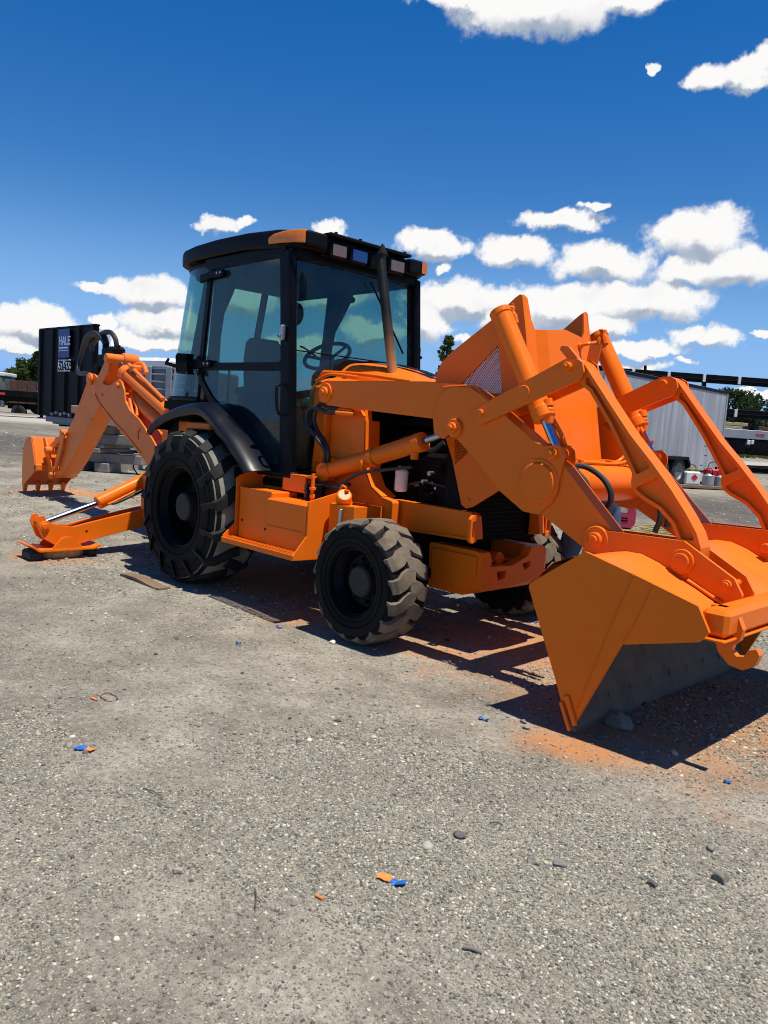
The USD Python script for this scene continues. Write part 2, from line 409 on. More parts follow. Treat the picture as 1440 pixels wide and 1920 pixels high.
def glass_mat(name, tint, dirt=.06):
    """both faces of a thin pane: tinted see-through, a mirror film that grows towards grazing, and a streaky film of dirt"""
    n = {'t': ('transparent_bsdf', {'color': tint}), 'gl': ('glossy_bsdf', {'color': (.9, .95, .95), 'roughness': .0}), 'm': ('mix_closure', {}),
         'g': ('geometry', {}), 'dt': ('vector_math', {'math_type': 'dot_product'}), 'ab': ('math', {'math_type': 'absolute'}), 'om': ('math', {'math_type': 'subtract', 'value1': 1.0, 'use_clamp': True}),
         'pw': ('math', {'math_type': 'power', 'value2': 5.0}), 'fr': ('math', {'math_type': 'multiply_add', 'value2': .92, 'value3': .034}),
         'n': ('noise_texture', {'scale': 2.4, 'detail': 7., 'roughness': .65, 'distortion': .6}), 'dm': ('map_range', {'from_min': .40, 'from_max': .75, 'to_min': .005, 'to_max': dirt, 'clamp': True}),
         'd': ('diffuse_bsdf', {'color': (.34, .36, .33)}), 'm2': ('mix_closure', {})}
    l = [('g.incoming', 'dt.vector1'), ('g.normal', 'dt.vector2'), ('dt.value', 'ab.value1'), ('ab.value', 'om.value2'), ('om.value', 'pw.value1'), ('pw.value', 'fr.value1'), ('fr.value', 'm.fac'),
         ('t.BSDF', 'm.closure1'), ('gl.BSDF', 'm.closure2'), ('g.position', 'n.vector'), ('n.fac', 'dm.value'), ('dm.result', 'm2.fac'), ('m.closure', 'm2.closure1'), ('d.BSDF', 'm2.closure2')]
    return usdkit.material(stage, '/World/Looks/' + name, n, l, surface='m2.closure')


M['glass'] = glass_mat('cab_glass', (.62, .77, .745), .035)

# ------------------------------------------------------------------ terrain
FH, RH = np.array([-.71607, .69803]), np.array([.69803, .71607])     # the yard falls gently towards the camera's side


def terr(x, y):
    x, y = np.asarray(x, float), np.asarray(y, float)
    d = (x - CAM[0]) * FH[0] + (y - CAM[1]) * FH[1]; lt = (x - CAM[0]) * RH[0] + (y - CAM[1]) * RH[1]
    t = np.log1p(np.exp(np.clip((d - 8.2) / .7, -40, 40))) * .7
    return (.72 + .014 * np.clip(lt, 0, 40)) * (1 - np.exp(-t / 11))


def at(l, d, h=0.0):
    """a point l metres to the right of and d metres in front of the photographer, h above the ground"""
    x, y = CAM[0] + RH[0] * l + FH[0] * d, CAM[1] + RH[1] * l + FH[1] * d
    return np.array([x, y, float(terr(x, y)) + h])


def relief(x, y):
    p = np.stack([x, y, np.zeros_like(x)], -1)
    near = np.clip(1 - np.hypot(x - 4, y + 2) / 16, 0, 1)
    return near * ((meshkit.fbm(p * 1.1, 3, 5) - .5) * .035 + (meshkit.fbm(p * 7., 3, 9) - .5) * .012)


def ground_mesh():
    def axis(lo, hi, c0, c1, step, grow):
        a = list(np.arange(c0, c1, step)); s = step
        while a[-1] < hi: s *= grow; a.append(a[-1] + s)
        s = step
        while a[0] > lo: s *= grow; a.insert(0, a[0] - s)
        return np.array(a)
    L = axis(-700, 700, -4.5, 5.5, .055, 1.13); D = axis(-60, 900, .8, 9.5, .055, 1.10)
    LL, DD = np.meshgrid(L, D, indexing='ij')
    x, y = CAM[0] + RH[0] * LL + FH[0] * DD, CAM[1] + RH[1] * LL + FH[1] * DD
    z = terr(x, y) + relief(x, y)
    flat = np.zeros_like(x)
    z = z - .012
    R = np.stack([x, y, z], -1)
    a, b = R.shape[:2]
    i, j = np.meshgrid(np.arange(a - 1), np.arange(b - 1), indexing='ij'); k = (i * b + j).ravel()
    f = np.vstack([np.stack([k, k + b, k + b + 1], 1), np.stack([k, k + b + 1, k + 1], 1)])
    return TM(R.reshape(-1, 3), f)


def ground_mat():
    n = {'g': ('geometry', {}), 'p': ('principled_bsdf', {'roughness': .95, 'specular_ior_level': .2})}; l = []
    def noise(k, sc, det=6., ro=.6, dist=0.):
        n[k] = ('noise_texture', {'scale': sc, 'detail': det, 'roughness': ro, 'distortion': dist}); l.append(('g.position', k + '.vector'))
    noise('big', .55, 5.); noise('mid', 2.6, 6., .65); noise('fine', 38., 5., .7); noise('grain', 170., 3., .6)
    # dirt base: warm grey fines with paler compacted dust
    n['base'] = ('rgb_ramp', {'ramp': [(.30, (.108, .094, .070)), (.46, (.194, .173, .133)), (.58, (.292, .263, .207)), (.76, (.385, .349, .278))]})
    n['bsum'] = ('math', {'math_type': 'multiply_add', 'value2': .55}); n['bsum2'] = ('math', {'math_type': 'multiply', 'value2': .45})
    l += [('big.fac', 'bsum2.value1'), ('mid.fac', 'bsum.value1'), ('bsum2.value', 'bsum.value3'), ('bsum.value', 'base.fac')]
    # crushed stone embedded in the dirt at two sizes
    col = 'base.color'
    for q, sc, lo, hi in (('v1', 85., .36, .20), ('v2', 42., .30, .17), ('v3', 190., .42, .25)):
        n[q] = ('voronoi_texture', {'scale': sc, 'feature': 'f1', 'randomness': 1.0}); l.append(('g.position', q + '.vector'))
        n[q + 's'] = ('separate_color', {}); l.append((q + '.color', q + 's.color'))
        n[q + 'r'] = ('rgb_ramp', {'ramp': [(0, (.055, .055, .050)), (.25, (.12, .114, .096)), (.45, (.21, .193, .152)), (.65, (.30, .275, .216)), (.85, (.385, .355, .282)), (1, (.46, .43, .35))]}); l.append((q + 's.r', q + 'r.fac'))
        n[q + 'd'] = ('map_range', {'from_min': lo, 'from_max': hi, 'to_min': 0., 'to_max': 1., 'clamp': True}); l.append((q + '.distance', q + 'd.value'))
        n[q + 'k'] = ('math', {'math_type': 'greater_than', 'value2': .38}); l.append((q + 's.g', q + 'k.value1'))
        n[q + 'm'] = ('math', {'math_type': 'multiply'}); l += [(q + 'd.result', q + 'm.value1'), (q + 'k.value', q + 'm.value2')]
        n[q + 'm2'] = ('math', {'math_type': 'multiply', 'value2': .8}); l.append((q + 'm.value', q + 'm2.value1'))
        n[q + 'x'] = ('mix_color', {}); l += [(q + 'm2.value', q + 'x.fac'), (col, q + 'x.a'), (q + 'r.color', q + 'x.b')]; col = q + 'x.result'
    n['fm'] = ('map_range', {'from_min': .3, 'from_max': .7, 'to_min': .62, 'to_max': 1.30, 'clamp': True}); l.append(('fine.fac', 'fm.value'))
    n['fx'] = ('vector_math', {'math_type': 'scale'}); l += [(col, 'fx.vector1'), ('fm.result', 'fx.scale')]; col = 'fx.vector'

    def blobs(k, ells, amp, lo, hi, colour, strength):
        """ground stains with ragged rims; ells: x, y, half length, half width, turn"""
        nonlocal col, l
        n[k + 'nz'] = ('noise_texture', {'scale': 2.2, 'detail': 7.0, 'roughness': .7}); l.append(('g.position', k + 'nz.vector'))
        last = None
        for i, (x, y, a, b, t) in enumerate(ells):
            n[f'{k}m{i}'] = ('mapping', {'mapping_type': 'texture', 'location': (x, y, 0), 'rotation': (0, 0, t), 'scale': (a, b, 50.)}); l.append(('g.position', f'{k}m{i}.vector'))
            n[f'{k}l{i}'] = ('vector_math', {'math_type': 'length'}); l.append((f'{k}m{i}.vector', f'{k}l{i}.vector1'))
            if last:
                n[f'{k}n{i}'] = ('math', {'math_type': 'minimum'}); l += [(last, f'{k}n{i}.value1'), (f'{k}l{i}.value', f'{k}n{i}.value2')]; last = f'{k}n{i}.value'
            else: last = f'{k}l{i}.value'
        n[k + 'a'] = ('math', {'math_type': 'multiply_add', 'value2': amp, 'value3': -amp * .5}); l.append((k + 'nz.fac', k + 'a.value1'))
        n[k + 's'] = ('math', {'math_type': 'add'}); l += [(last, k + 's.value1'), (k + 'a.value', k + 's.value2')]
        n[k + 'r'] = ('map_range', {'from_min': hi, 'from_max': lo, 'to_min': 0., 'to_max': strength, 'clamp': True}); l.append((k + 's.value', k + 'r.value'))
        n[k + 'x'] = ('mix_color', {'b': colour}); l += [(k + 'r.result', k + 'x.fac'), (col, k + 'x.a')]; col = k + 'x.result'
    # damp dark dirt of the haul road behind, right and left
    blobs('dk', [(*at(9, 14)[:2], 8., 3.2, .78), (*at(-9, 19)[:2], 9., 5.0, .80), (*at(8, 9.5)[:2], 4.2, 2.6, .8), (*at(-24, 27)[:2], 16., 5., .8)], .9, .45, 1.15, (.062, .056, .052), .78)
    blobs('pale', [(*at(-24, 40)[:2], 26., 9., .8), (*at(14, 34)[:2], 14., 4., .8)], .5, .6, 1.1, (.42, .39, .34), .7)
    # paint overspray on the dirt under and round the machine
    blobs('os', [(2.9, .1, 1.25, 1.0, 0), (4.15, -.2, .95, 1.15, 0), (4.7, -.2, .35, .8, .2), (2.55, -.55, .40, .30, 0), (.2, -.2, 1.2, .8, 0), (-1.5, -1.45, .55, .36, .2), (-5.75, .1, .42, .60, .1), (1.3, -.75, .5, .35, 0), (-5.2, .5, .8, .3, .6), (4.05, -1.15, .42, .25, 0)], 1.7, .28, 1.12, (.46, .19, .060), .78)
    # low relief of the grit
    n['h1'] = ('math', {'math_type': 'multiply', 'value2': .35}); l.append(('v2m.value', 'h1.value1'))
    n['h2'] = ('math', {'math_type': 'multiply_add', 'value2': .25}); l += [('v1m.value', 'h2.value1'), ('h1.value', 'h2.value3')]
    n['h3'] = ('math', {'math_type': 'multiply_add', 'value2': .7}); l += [('fine.fac', 'h3.value1'), ('h2.value', 'h3.value3')]
    n['h4'] = ('math', {'math_type': 'multiply_add', 'value2': .35}); l += [('grain.fac', 'h4.value1'), ('h3.value', 'h4.value3')]
    n['bu'] = ('bump', {'strength': 1.0, 'distance': .010}); l += [('h4.value', 'bu.height'), ('bu.normal', 'p.normal'), (col, 'p.base_color')]
    return usdkit.material(stage, '/World/Looks/gravel_dirt', n, l, surface='p.BSDF')


tag(obj('ground', ground_mesh(), ground_mat(), smooth=True), kind='structure')

# ------------------------------------------------------------------ the backhoe loader
B = thing('backhoe_loader', 'orange backhoe loader with black glazed cab and its hood tipped open', 'backhoe loader')
OR, BK = M['orange'], M['black']


def both(name, mesh, m, parent=B, smooth=30, label=None):
    """the same part on the near (right) and, mirrored, on the far side"""
    mesh = cat(mesh) if isinstance(mesh, list) else mesh
    return obj(name, mesh, m, parent, smooth, label), obj(name, mir(mesh), m, parent, smooth, label)


def lug(path, w, base, h, R, phase, c):
    """one tread bar: path of (s, y); base(y) radius of the carcass, h(y) height of the bar"""
    P = np.asarray(path, float); rings = []
    for k, (s, y) in enumerate(P):
        r0, r1 = base(y) - .012, base(y) + h(y)
        t = P[min(k + 1, len(P) - 1)] - P[max(k - 1, 0)]; t /= np.linalg.norm(t); nrm = np.array([t[1], -t[0]])
        row = []
        for sg_, rr, ww in ((-1, r0, w * .56), (-1, r1, w * .44), (1, r1, w * .44), (1, r0, w * .56)):
            s_, y_ = np.array([s, y]) + nrm * sg_ * ww
            a = phase + s_ / R; row.append([c[0] + rr * math.cos(a), y_, c[1] + rr * math.sin(a)])
        rings.append(row)
    return loft([np.array(r) for r in rings])


def make_wheel(name, x, z, yo, width, R, carcass, rim_r, n, path, lw, lh, hub_r, hub_out, disc_in, steer=0.):
    """a wheel at the right-hand side; yo is the outer face"""
    yc = yo + width / 2; c = (x, z)
    prof = [(r, yc + s * width / 2) for r, s in carcass] + [(r, yc - s * width / 2) for r, s in reversed(carcass)]
    ty = revy(prof, c, 72)
    outer = sorted((s * width / 2, r) for r, s in carcass if r > rim_r + .12)
    ys = np.array([abs(a) for a, _ in outer]); rs = np.array([r for _, r in outer]); o = np.argsort(ys); ys, rs = ys[o], rs[o]
    base = lambda y: float(np.interp(abs(y - yc), ys, rs))
    hh = lambda y: lh * float(np.interp(abs(y - yc) / (width / 2), [0, .7, .93, 1.02], [1, 1, .8, .35]))
    lugs = []
    for k in range(n):
        for s in (-1, 1):
            ph = 2 * PI * (k + (.5 if s > 0 else 0)) / n + .11
            lugs.append(lug([(a, yc + s * b) for a, b in path], lw, base, hh, R, ph, c))
    f = rim_r
    rim = revy([(f, yo + .030), (f + .004, yo + .038), (f - .02, yo + .048), (f - .035, yo + .075), (f - .055, yo + .10), (f - .06, yo + disc_in), (hub_r * 1.05, yo + disc_in + .01), (hub_r * 1.05, yo + disc_in + .03), (f - .045, yo + disc_in + .03), (f - .035, yo + width - .06), (f, yo + width - .03), (f - .012, yo + width - .03), (f - .02, yo + width - .05), (f - .012, yo + .06), (f - .008, yo + .03)], c, 56)
    if width < .4: ty = cat([ty] + [revy([(r_ - .006, yo + o_), (r_, yo + o_ - .006), (r_ + .006, yo + o_)], c, 64) for r_, o_ in ((.362, .010), (.300, .004), (.262, .012))])
    else: ty = cat([ty] + [revy([(r_ - .006, yo + o_), (r_, yo + o_ - .006), (r_ + .006, yo + o_)], c, 64) for r_, o_ in ((.40, .005), (.53, .006))])
    parts = [rim]
    for k in range(8):
        a = k * PI / 4 + .2; rr = (f - .06 + hub_r) / 2
        parts.append(hexbolt((x + rr * math.cos(a), yo + disc_in, z + rr * math.sin(a)), (0, -1, 0), .016, .022))
    hub = revy([(0.001, hub_out), (hub_r - .012, hub_out), (hub_r, hub_out + .012), (hub_r * 1.06, yo + disc_in + .02), (.001, yo + disc_in + .02)], c, 32)
    return dict(rim=parts, tyre=ty, tread=lugs, hub=hub)


def put_wheel(name, w, far=False):
    g = mir if far else (lambda m: m)
    p = obj(name, g(cat(w['rim'])), BK, B, 30)
    t = obj('tyre', g(w['tyre']), M['rubber'], p, 35)
    if name == 'rear_wheel': obj('tread_floor', g(w['floor']), M['groove'], p, 35)
    obj('tread_bars', g(cat(w['tread'])), M['tread'] if name == 'front_wheel' else M['rear_tread'], p, 25)
    obj('hub_cap', g(w['hub']), M['hub'], p, 30)


M['rear_tread'] = mat('rear_tread_rubber', (.010, .0098, .0095), .75, spec=.25, var=.5, vscale=7., bump=.35, bscale=60., bdist=.003, extra=dusty(.25, (.05, .048, .042), 4.5))
rear = make_wheel('rear_wheel', 0, .648, -1.062, .50, .65,
                  [(.332, .80), (.35, .93), (.40, .985), (.47, 1.0), (.54, .965), (.592, .90), (.612, .80), (.623, .55), (.627, .2), (.627, .0)], .345, 15,
                  [(-.015, .262), (.0, .225), (.035, .16), (.085, .10), (.13, .04), (.155, -.03)], .094, .028, .118, -.99, .24)
front = make_wheel('front_wheel', 2.137, .402, -.97, .345, .402,
                   [(.225, .78), (.235, .92), (.28, .985), (.33, 1.0), (.365, .96), (.382, .88), (.389, .7), (.391, .3), (.391, .0)], .231, 17,
                   [(-.012, .162), (-.005, .13), (.012, .085), (.045, .05), (.06, .015), (.052, -.025)], .098, .024, .105, -.895, .13)
rear['floor'] = revy([(.593, -.812 - .2245), (.611, -.812 - .200), (.6245, -.812 - .14), (.6295, -.812 - .05), (.6295, -.812 + .05), (.6245, -.812 + .14), (.611, -.812 + .200), (.593, -.812 + .2245), (.58, -.812)], (0, .648), 72)
M['groove'] = mat('dusty_tread_grooves', (.16, .155, .125), .9, var=.5, vscale=8., bump=.4, bscale=50., bdist=.003, spec=.2)
put_wheel('rear_wheel', rear); put_wheel('rear_wheel', rear, True)
put_wheel('front_wheel', front); put_wheel('front_wheel', front, True)

# frame, axles, engine
obj('rear_axle', [cyl((0, -.8, .645), (0, .8, .645), .13, 20), bx(-.25, .28, -.22, .22, .42, .92, .04), cyl((0, -.84, .645), (0, -.62, .645), .22, 24)], M['dark'], B)
obj('front_axle', [bx(2.05, 2.24, -.62, .62, .34, .50, .02), cyl((2.137, -.70, .40), (2.137, -.55, .40), .13, 20), cyl((2.137, .55, .40), (2.137, .70, .40), .13, 20), cyl((2.27, -.5, .44), (2.27, .5, .44), .035, 12), bx(2.0, 2.3, -.16, .16, .44, .70, .02)], M['dark'], B)
rail = [(1.60, .915), (2.62, .905), (2.665, .885), (2.69, .735), (2.60, .725), (1.60, .695), (-1.2, .62), (-1.2, .80), (1.0, .86)]
both('frame_rail', [plate(rail, -.38, -.32, .012), plate([(1.66, .712), (2.62, .738), (2.62, .722), (1.66, .696)], -.395, -.381, 0)], OR)
loop_o = sg.Polygon([(-.455, .73), (-.455, .87), (-.43, .895), (-.385, .895), (-.385, .72), (-.43, .71)])
loop_i = sg.Polygon([(-.435, .755), (-.435, .85), (-.40, .862), (-.40, .745)])
both('tie_down_ring', [platex(loop_o, 2.665, 2.69, .012, [rounded(loop_i, .008)])], OR)
obj('belly_plate', [bx(-.9, 1.7, -.31, .31, .45, .86, .03), bx(1.55, 2.35, -.24, .24, .50, .78, .03)], M['dark'], B)
eng = obj('engine', [bx(1.62, 2.30, -.20, .20, .80, 1.26, .03), bx(1.68, 2.24, -.15, .15, 1.26, 1.42, .02), bx(1.70, 2.2, .0, .24, 1.10, 1.38, .03)], M['dark'], B)
obj('engine_far_panel', [bx(1.60, 2.40, .29, .31, .74, 1.56, .004), bx(1.58, 1.62, -.30, .30, .74, 1.60, .004), bx(1.6, 2.3, -.12, .29, 1.44, 1.50, .01)], M['dark'], eng)  # dark sheets added behind and above the engine so the bay stays black
bits = []
er = np.random.default_rng(11)
for k in range(13):
    x, z = er.uniform(1.68, 2.3), er.uniform(.86, 1.40)
    bits.append(cyl((x, -.20, z), (x + er.uniform(-.05, .05), -.215 - er.uniform(0, .07), z + er.uniform(-.03, .03)), er.uniform(.012, .05), 10, cap=.004))
obj('engine_fittings', bits, M['dark'], eng)
pipes = [tube([(1.66, -.24, 1.02), (1.85, -.27, 1.00), (2.05, -.25, 1.05), (2.3, -.22, 1.03)], .012), tube([(1.7, -.22, 1.30), (1.9, -.26, 1.36), (2.1, -.25, 1.28), (2.2, -.22, 1.34)], .02), tube([(1.75, -.23, .86), (1.95, -.27, .90), (2.15, -.25, .84)], .014)]
obj('engine_pipe', pipes, M['hose'], eng)
obj('pump_fitting', [cyl((2.15, -.26, 1.12), (2.15, -.30, 1.12), .018, 12), cyl((2.10, -.26, 1.06), (2.10, -.31, 1.06), .012, 12), cyl((2.19, -.24, 1.02), (2.19, -.27, 1.02), .010, 10)], M['steel'], eng)
ff = cyl((1.885, -.30, .965), (1.885, -.30, 1.125), .048, 24, cap=.012)
obj('oil_filter', [ff, cyl((1.885, -.30, 1.125), (1.885, -.30, 1.15), .03, 16)], M['white'], eng)
rad = obj('radiator', [bx(2.36, 2.58, -.33, .33, .70, 1.42, .02), bx(2.30, 2.36, -.30, .30, .76, 1.40, .01)], M['dark'], B)
fins = [bx(2.582, 2.592, -.31 + k * .0155, -.303 + k * .0155, .70, 1.20, 0) for k in range(41)] + [bx(2.593, 2.597, -.32, .32, .71 + k * .03, .716 + k * .03, 0) for k in range(17)]
obj('radiator_fins', fins, M['dark'], rad)
# front counterweight
side = rounded([(2.26, .655), (2.66, .655), (2.715, .645), (2.73, .60), (2.725, .47), (2.59, .345), (2.27, .345)], .02)
fw_ = sg.Polygon([(-.357, .653), (-.29, .655), (-.28, .555), (-.04, .545), (.14, .600), (.17, .655), (.30, .668), (.357, .64), (.357, .50), (.29, .42), (-.357, .40)])
holes = [sg.Polygon([(-.20, .515), (-.09, .515), (-.11, .465), (-.185, .455)]), sg.Polygon([(.08, .55), (.17, .565), (.17, .525), (.11, .50)])]
bump = obj('front_counterweight', [plate(side, -.36, -.26), plate(side, .26, .36), platex(fw_, 2.662, 2.7335, .01, [rounded(h, .008) for h in holes]), plate([(2.27, .345), (2.59, .345), (2.70, .44), (2.70, .47), (2.3, .40)], -.26, .26, .005), plate([(2.30, .40), (2.34, .40), (2.34, .56), (2.30, .56)], -.26, .26, .004)], OR, B)
obj('side_pad', [plate(side.buffer(-.035), -.372, -.36)], OR, bump)
obj('drawbar_pin', [cyl((2.5, -.02, .56), (2.62, -.02, .57), .05, 16, cap=.01), bx(2.36, 2.6, -.16, .16, .545, .565, .004)], OR, bump)

# loader tower, shared both sides
tower = [(1.12, 1.70), (1.17, 1.735), (1.40, 1.72), (1.62, 1.60), (1.645, 1.46), (1.66, 1.25), (1.69, 1.08), (1.75, .985), (1.86, .925), (1.98, .905), (1.98, .69), (1.10, .69), (1.02, .90), (1.08, 1.30)]
tw = both('loader_tower', [plate(tower, -.47, -.40, .02)], OR)
for k, t in enumerate(tw):
    g = mir if k else (lambda m: m)
    edge = [(1.650, 1.46), (1.665, 1.25), (1.695, 1.085), (1.755, .99), (1.865, .93)]
    fl = sheet([[(x, y, z) for y in (-.47, -.33)] for x, z in edge], .012)
    obj('flange', g(fl), OR, t)
    obj('channel', g(cat([bx(1.235, 1.262, -.53, -.472, 1.10, 1.50, .005), bx(1.10, 1.235, -.495, -.472, 1.12, 1.52, .004)])), OR, t)
    obj('gusset', g(cat([plate([(1.25, 1.08), (1.50, 1.10), (1.44, 1.16), (1.28, 1.17)], -.55, -.472, .004), plate([(1.18, 1.50), (1.66, 1.49), (1.62, 1.53), (1.2, 1.55)], -.51, -.472, .004)])), OR, t)

# arms
arm_side = sg.Polygon([(1.285, 1.60), (1.285, 1.67), (1.31, 1.715), (1.36, 1.735), (2.35, 1.735), (2.71, 1.715), (2.80, 1.665), (3.44, 1.275), (3.79, .945), (3.80, .86), (3.74, .81), (3.62, .835), (3.20, 1.05), (2.86, 1.245), (2.58, 1.485), (2.46, 1.495), (1.36, 1.555)])
brk = sg.Polygon([(2.44, 1.49), (2.455, 1.58), (2.50, 1.665), (2.58, 1.70), (2.73, 1.70), (2.82, 1.655), (3.18, 1.435), (3.24, 1.395), (3.31, 1.375), (3.395, 1.39), (3.435, 1.365), (3.445, 1.32), (3.42, 1.16), (3.39, 1.06), (3.30, .985), (3.20, .99), (3.02, 1.09), (2.85, 1.235), (2.60, 1.42), (2.54, 1.37), (2.46, 1.40)])
am = both('loader_arm', [plate(arm_side, -.60, -.50, .03)], OR)
for k, a in enumerate(am):
    g = mir if k else (lambda m: m)
    obj('bracket_plate', g(cat([plate(brk, -.613, -.601, .02), plate(brk, -.499, -.487, .02)])), OR, a)
    obj('pivot_pin', g(cat([cyl((1.335, -.635, 1.645), (1.335, -.46, 1.645), .045, 24, cap=.008), cyl((1.335, -.615, 1.645), (1.335, -.600, 1.645), .075, 28, cap=.004), cyl((1.335, -.65, 1.645), (1.335, -.635, 1.645), .025, 16, cap=.004)])), OR, a)
    obj('rod_pin', g(cat([cyl((2.635, -.66, 1.445), (2.635, -.48, 1.445), .035, 20, cap=.006), cyl((2.635, -.635, 1.445), (2.635, -.613, 1.445), .060, 24, cap=.006), cyl((2.635, -.68, 1.445), (2.635, -.66, 1.445), .020, 14, cap=.004)])), OR, a)
    obj('link_bolt', g(cat([cyl((2.85, -.655, 1.545), (2.85, -.48, 1.545), .022, 14, cap=.004), cyl((3.37, -.640, 1.335), (3.37, -.47, 1.335), .032, 18, cap=.006), cyl((3.37, -.655, 1.335), (3.37, -.64, 1.335), .016, 12, cap=.003)])), OR, a)
    obj('bucket_pin', g(cat([cyl((3.70, -.66, .90), (3.70, -.44, .90), .042, 22, cap=.006), cyl((3.70, -.640, .90), (3.70, -.618, .90), .075, 28, cap=.006), cyl((3.70, -.675, .90), (3.70, -.66, .90), .026, 16, cap=.004)])), OR, a)
    obj('wear_edge', g(tube([(2.50, -.606, 1.70), (2.74, -.606, 1.707), (2.83, -.606, 1.655), (3.02, -.606, 1.535)], .006, 6)), OR, a)
obj('cross_tube', [cyl((3.285, -.632, 1.165), (3.285, .632, 1.165), .118, 40, cap=.01), cyl((3.285, -.618, 1.165), (3.285, -.605, 1.165), .14, 40, cap=.004), cyl((3.285, .605, 1.165), (3.285, .618, 1.165), .14, 40, cap=.004)], OR, B, 35)
obj('cross_tube_line', [tube([(3.20, -.42, 1.30), (3.24, -.35, 1.29), (3.27, .05, 1.292), (3.30, .22, 1.30), (3.34, .33, 1.40)], .012), tube([(3.22, -.42, 1.28), (3.31, -.2, 1.29), (3.33, .2, 1.29), (3.37, .32, 1.36)], .012)] + [bx(3.24, 3.33, y, y + .03, 1.275, 1.31, .004) for y in (-.25, .10)], OR, B)

# lift cylinders
def hyd(name, p0, p1, p2, R, r, extra=(), rodcap=True):
    """barrel p0 to p1, rod on to p2"""
    p0, p1, p2 = map(lambda p: np.asarray(p, float), (p0, p1, p2)); d = (p1 - p0) / np.linalg.norm(p1 - p0)
    body = [cyl(p0, p1, R, 28, cap=.008), cyl(p1 - d * .07, p1 + d * .006, R * 1.07, 28, cap=.008)] + list(extra)
    return body, [cyl(p1, p2, r, 20)]


lift_b, lift_r = hyd('l', (1.385, -.55, 1.075), (2.31, -.55, 1.345), (2.635, -.55, 1.445), .062, .024,
                     [cyl((1.335, -.60, 1.06), (1.335, -.50, 1.06), .075, 26, cap=.01), cyl((1.335, -.56, 1.06), (1.42, -.56, 1.085), .06, 20), tube([(1.80, -.62, 1.18), (1.80, -.625, 1.15), (1.80, -.60, 1.10)], .012), cyl((2.24, -.55, 1.27), (2.24, -.55, 1.22), .028, 14, cap=.004)])
lift_b.append(revy([(.063, -.02), (.071, -.02), (.071, .02), (.063, .02)], (0, 0), 28).apply_transform(trimesh.transformations.rotation_matrix(PI / 2, [0, 0, 1])).apply_transform(trimesh.transformations.rotation_matrix(-.285, [0, 1, 0])).apply_translation((1.85, -.55, 1.21)))
lp = both('lift_cylinder', lift_b, OR)
for k, q in enumerate(lp): obj('piston_rod', (mir if k else (lambda m: m))(cat(lift_r)), M['chrome'], q)
# tilt cylinders hang through the bell cranks
tilt_b, tilt_r = hyd('t', (2.865, -.55, 2.160), (3.250, -.55, 1.531), (3.365, -.55, 1.343), .062, .026)
d_ = np.array([.522, 0, -.853])
tilt_b += [cyl(np.array([2.865, -.55, 2.16]) - d_ * .002, np.array([2.865, -.55, 2.16]) + d_ * .04, .068, 28, cap=.006), cyl((3.165, -.616, 1.67), (3.165, -.484, 1.67), .05, 24, cap=.006)]
tc = both('tilt_cylinder', tilt_b, OR)
for k, q in enumerate(tc):
    g = mir if k else (lambda m: m)
    obj('piston_rod', g(cat(tilt_r)), M['chrome'], q)
    obj('feed_pipe', g(cat([tube([(2.92, -.52, 2.17), (2.955, -.515, 2.12), (2.965, -.51, 2.05), (3.02, -.51, 1.95), (3.14, -.51, 1.76), (3.22, -.51, 1.62), (3.27, -.51, 1.54)], .014), bx(2.895, 2.945, -.54, -.50, 2.13, 2.19, .008), cyl((2.94, -.515, 2.14), (2.96, -.512, 2.085), .021, 6), bx(3.245, 3.30, -.575, -.525, 1.50, 1.60, .01), cyl((3.27, -.55, 1.60), (3.255, -.55, 1.64), .03, 12)])), OR, q)
    obj('hose_fitting', g(tube([(3.27, -.50, 1.53), (3.275, -.48, 1.46), (3.31, -.465, 1.40), (3.36, -.455, 1.33)], .014)), OR, q)
    obj('hose_fitting', g(tube([(3.28, -.51, 1.53), (3.335, -.50, 1.45), (3.355, -.48, 1.39), (3.37, -.455, 1.33)], .013)), OR, q)
    obj('hose_ferrule', g(cyl((3.362, -.455, 1.335), (3.392, -.445, 1.265), .023, 14, cap=.004)), M['steel'], q)

# bell crank plates and bucket links
crank = sg.Polygon([(2.785, 1.525), (2.785, 1.565), (3.42, 1.862), (3.475, 1.862), (3.515, 1.84), (3.53, 1.79), (3.51, 1.745), (2.86, 1.478), (2.81, 1.482)])
ck = both('bell_crank', [plate(crank, -.635, -.617, .012), plate(crank, -.483, -.465, .012)], OR)
for k, q in enumerate(ck):
    g = mir if k else (lambda m: m)
    obj('crank_pin', g(cat([cyl((3.435, -.665, 1.815), (3.435, -.44, 1.815), .026, 18, cap=.005), cyl((3.435, -.68, 1.815), (3.435, -.665, 1.815), .013, 10, cap=.003)])), OR, q)
    obj('trunnion_boss', g(cyl((3.15, -.643, 1.668), (3.15, -.634, 1.668), .046, 28, cap=.005)), OR, q)
    if k == 0:
        obj('crank_stop', plate([(3.37, 1.85), (3.29, 1.925), (3.30, 1.945), (3.345, 1.94), (3.44, 1.85)], -.52, -.484, .006), OR, q)
        obj('crank_stop', plate([(3.435, 1.86), (3.45, 1.96), (3.52, 1.95), (3.50, 1.83)], -.464, -.452, .004), OR, q)
blink = sg.Polygon([(3.40, 1.83), (3.45, 1.865), (3.505, 1.84), (3.56, 1.775), (3.67, 1.645), (3.82, 1.47), (3.96, 1.33), (4.075, 1.205), (4.165, 1.095), (4.225, 1.01), (4.255, .94), (4.255, .86), (4.22, .80), (4.155, .81), (4.13, .86), (4.14, .95), (4.095, 1.035), (4.02, 1.10), (3.92, 1.145), (3.875, 1.175), (3.855, 1.215), (3.855, 1.27), (3.78, 1.385), (3.69, 1.52), (3.56, 1.685), (3.43, 1.77)])
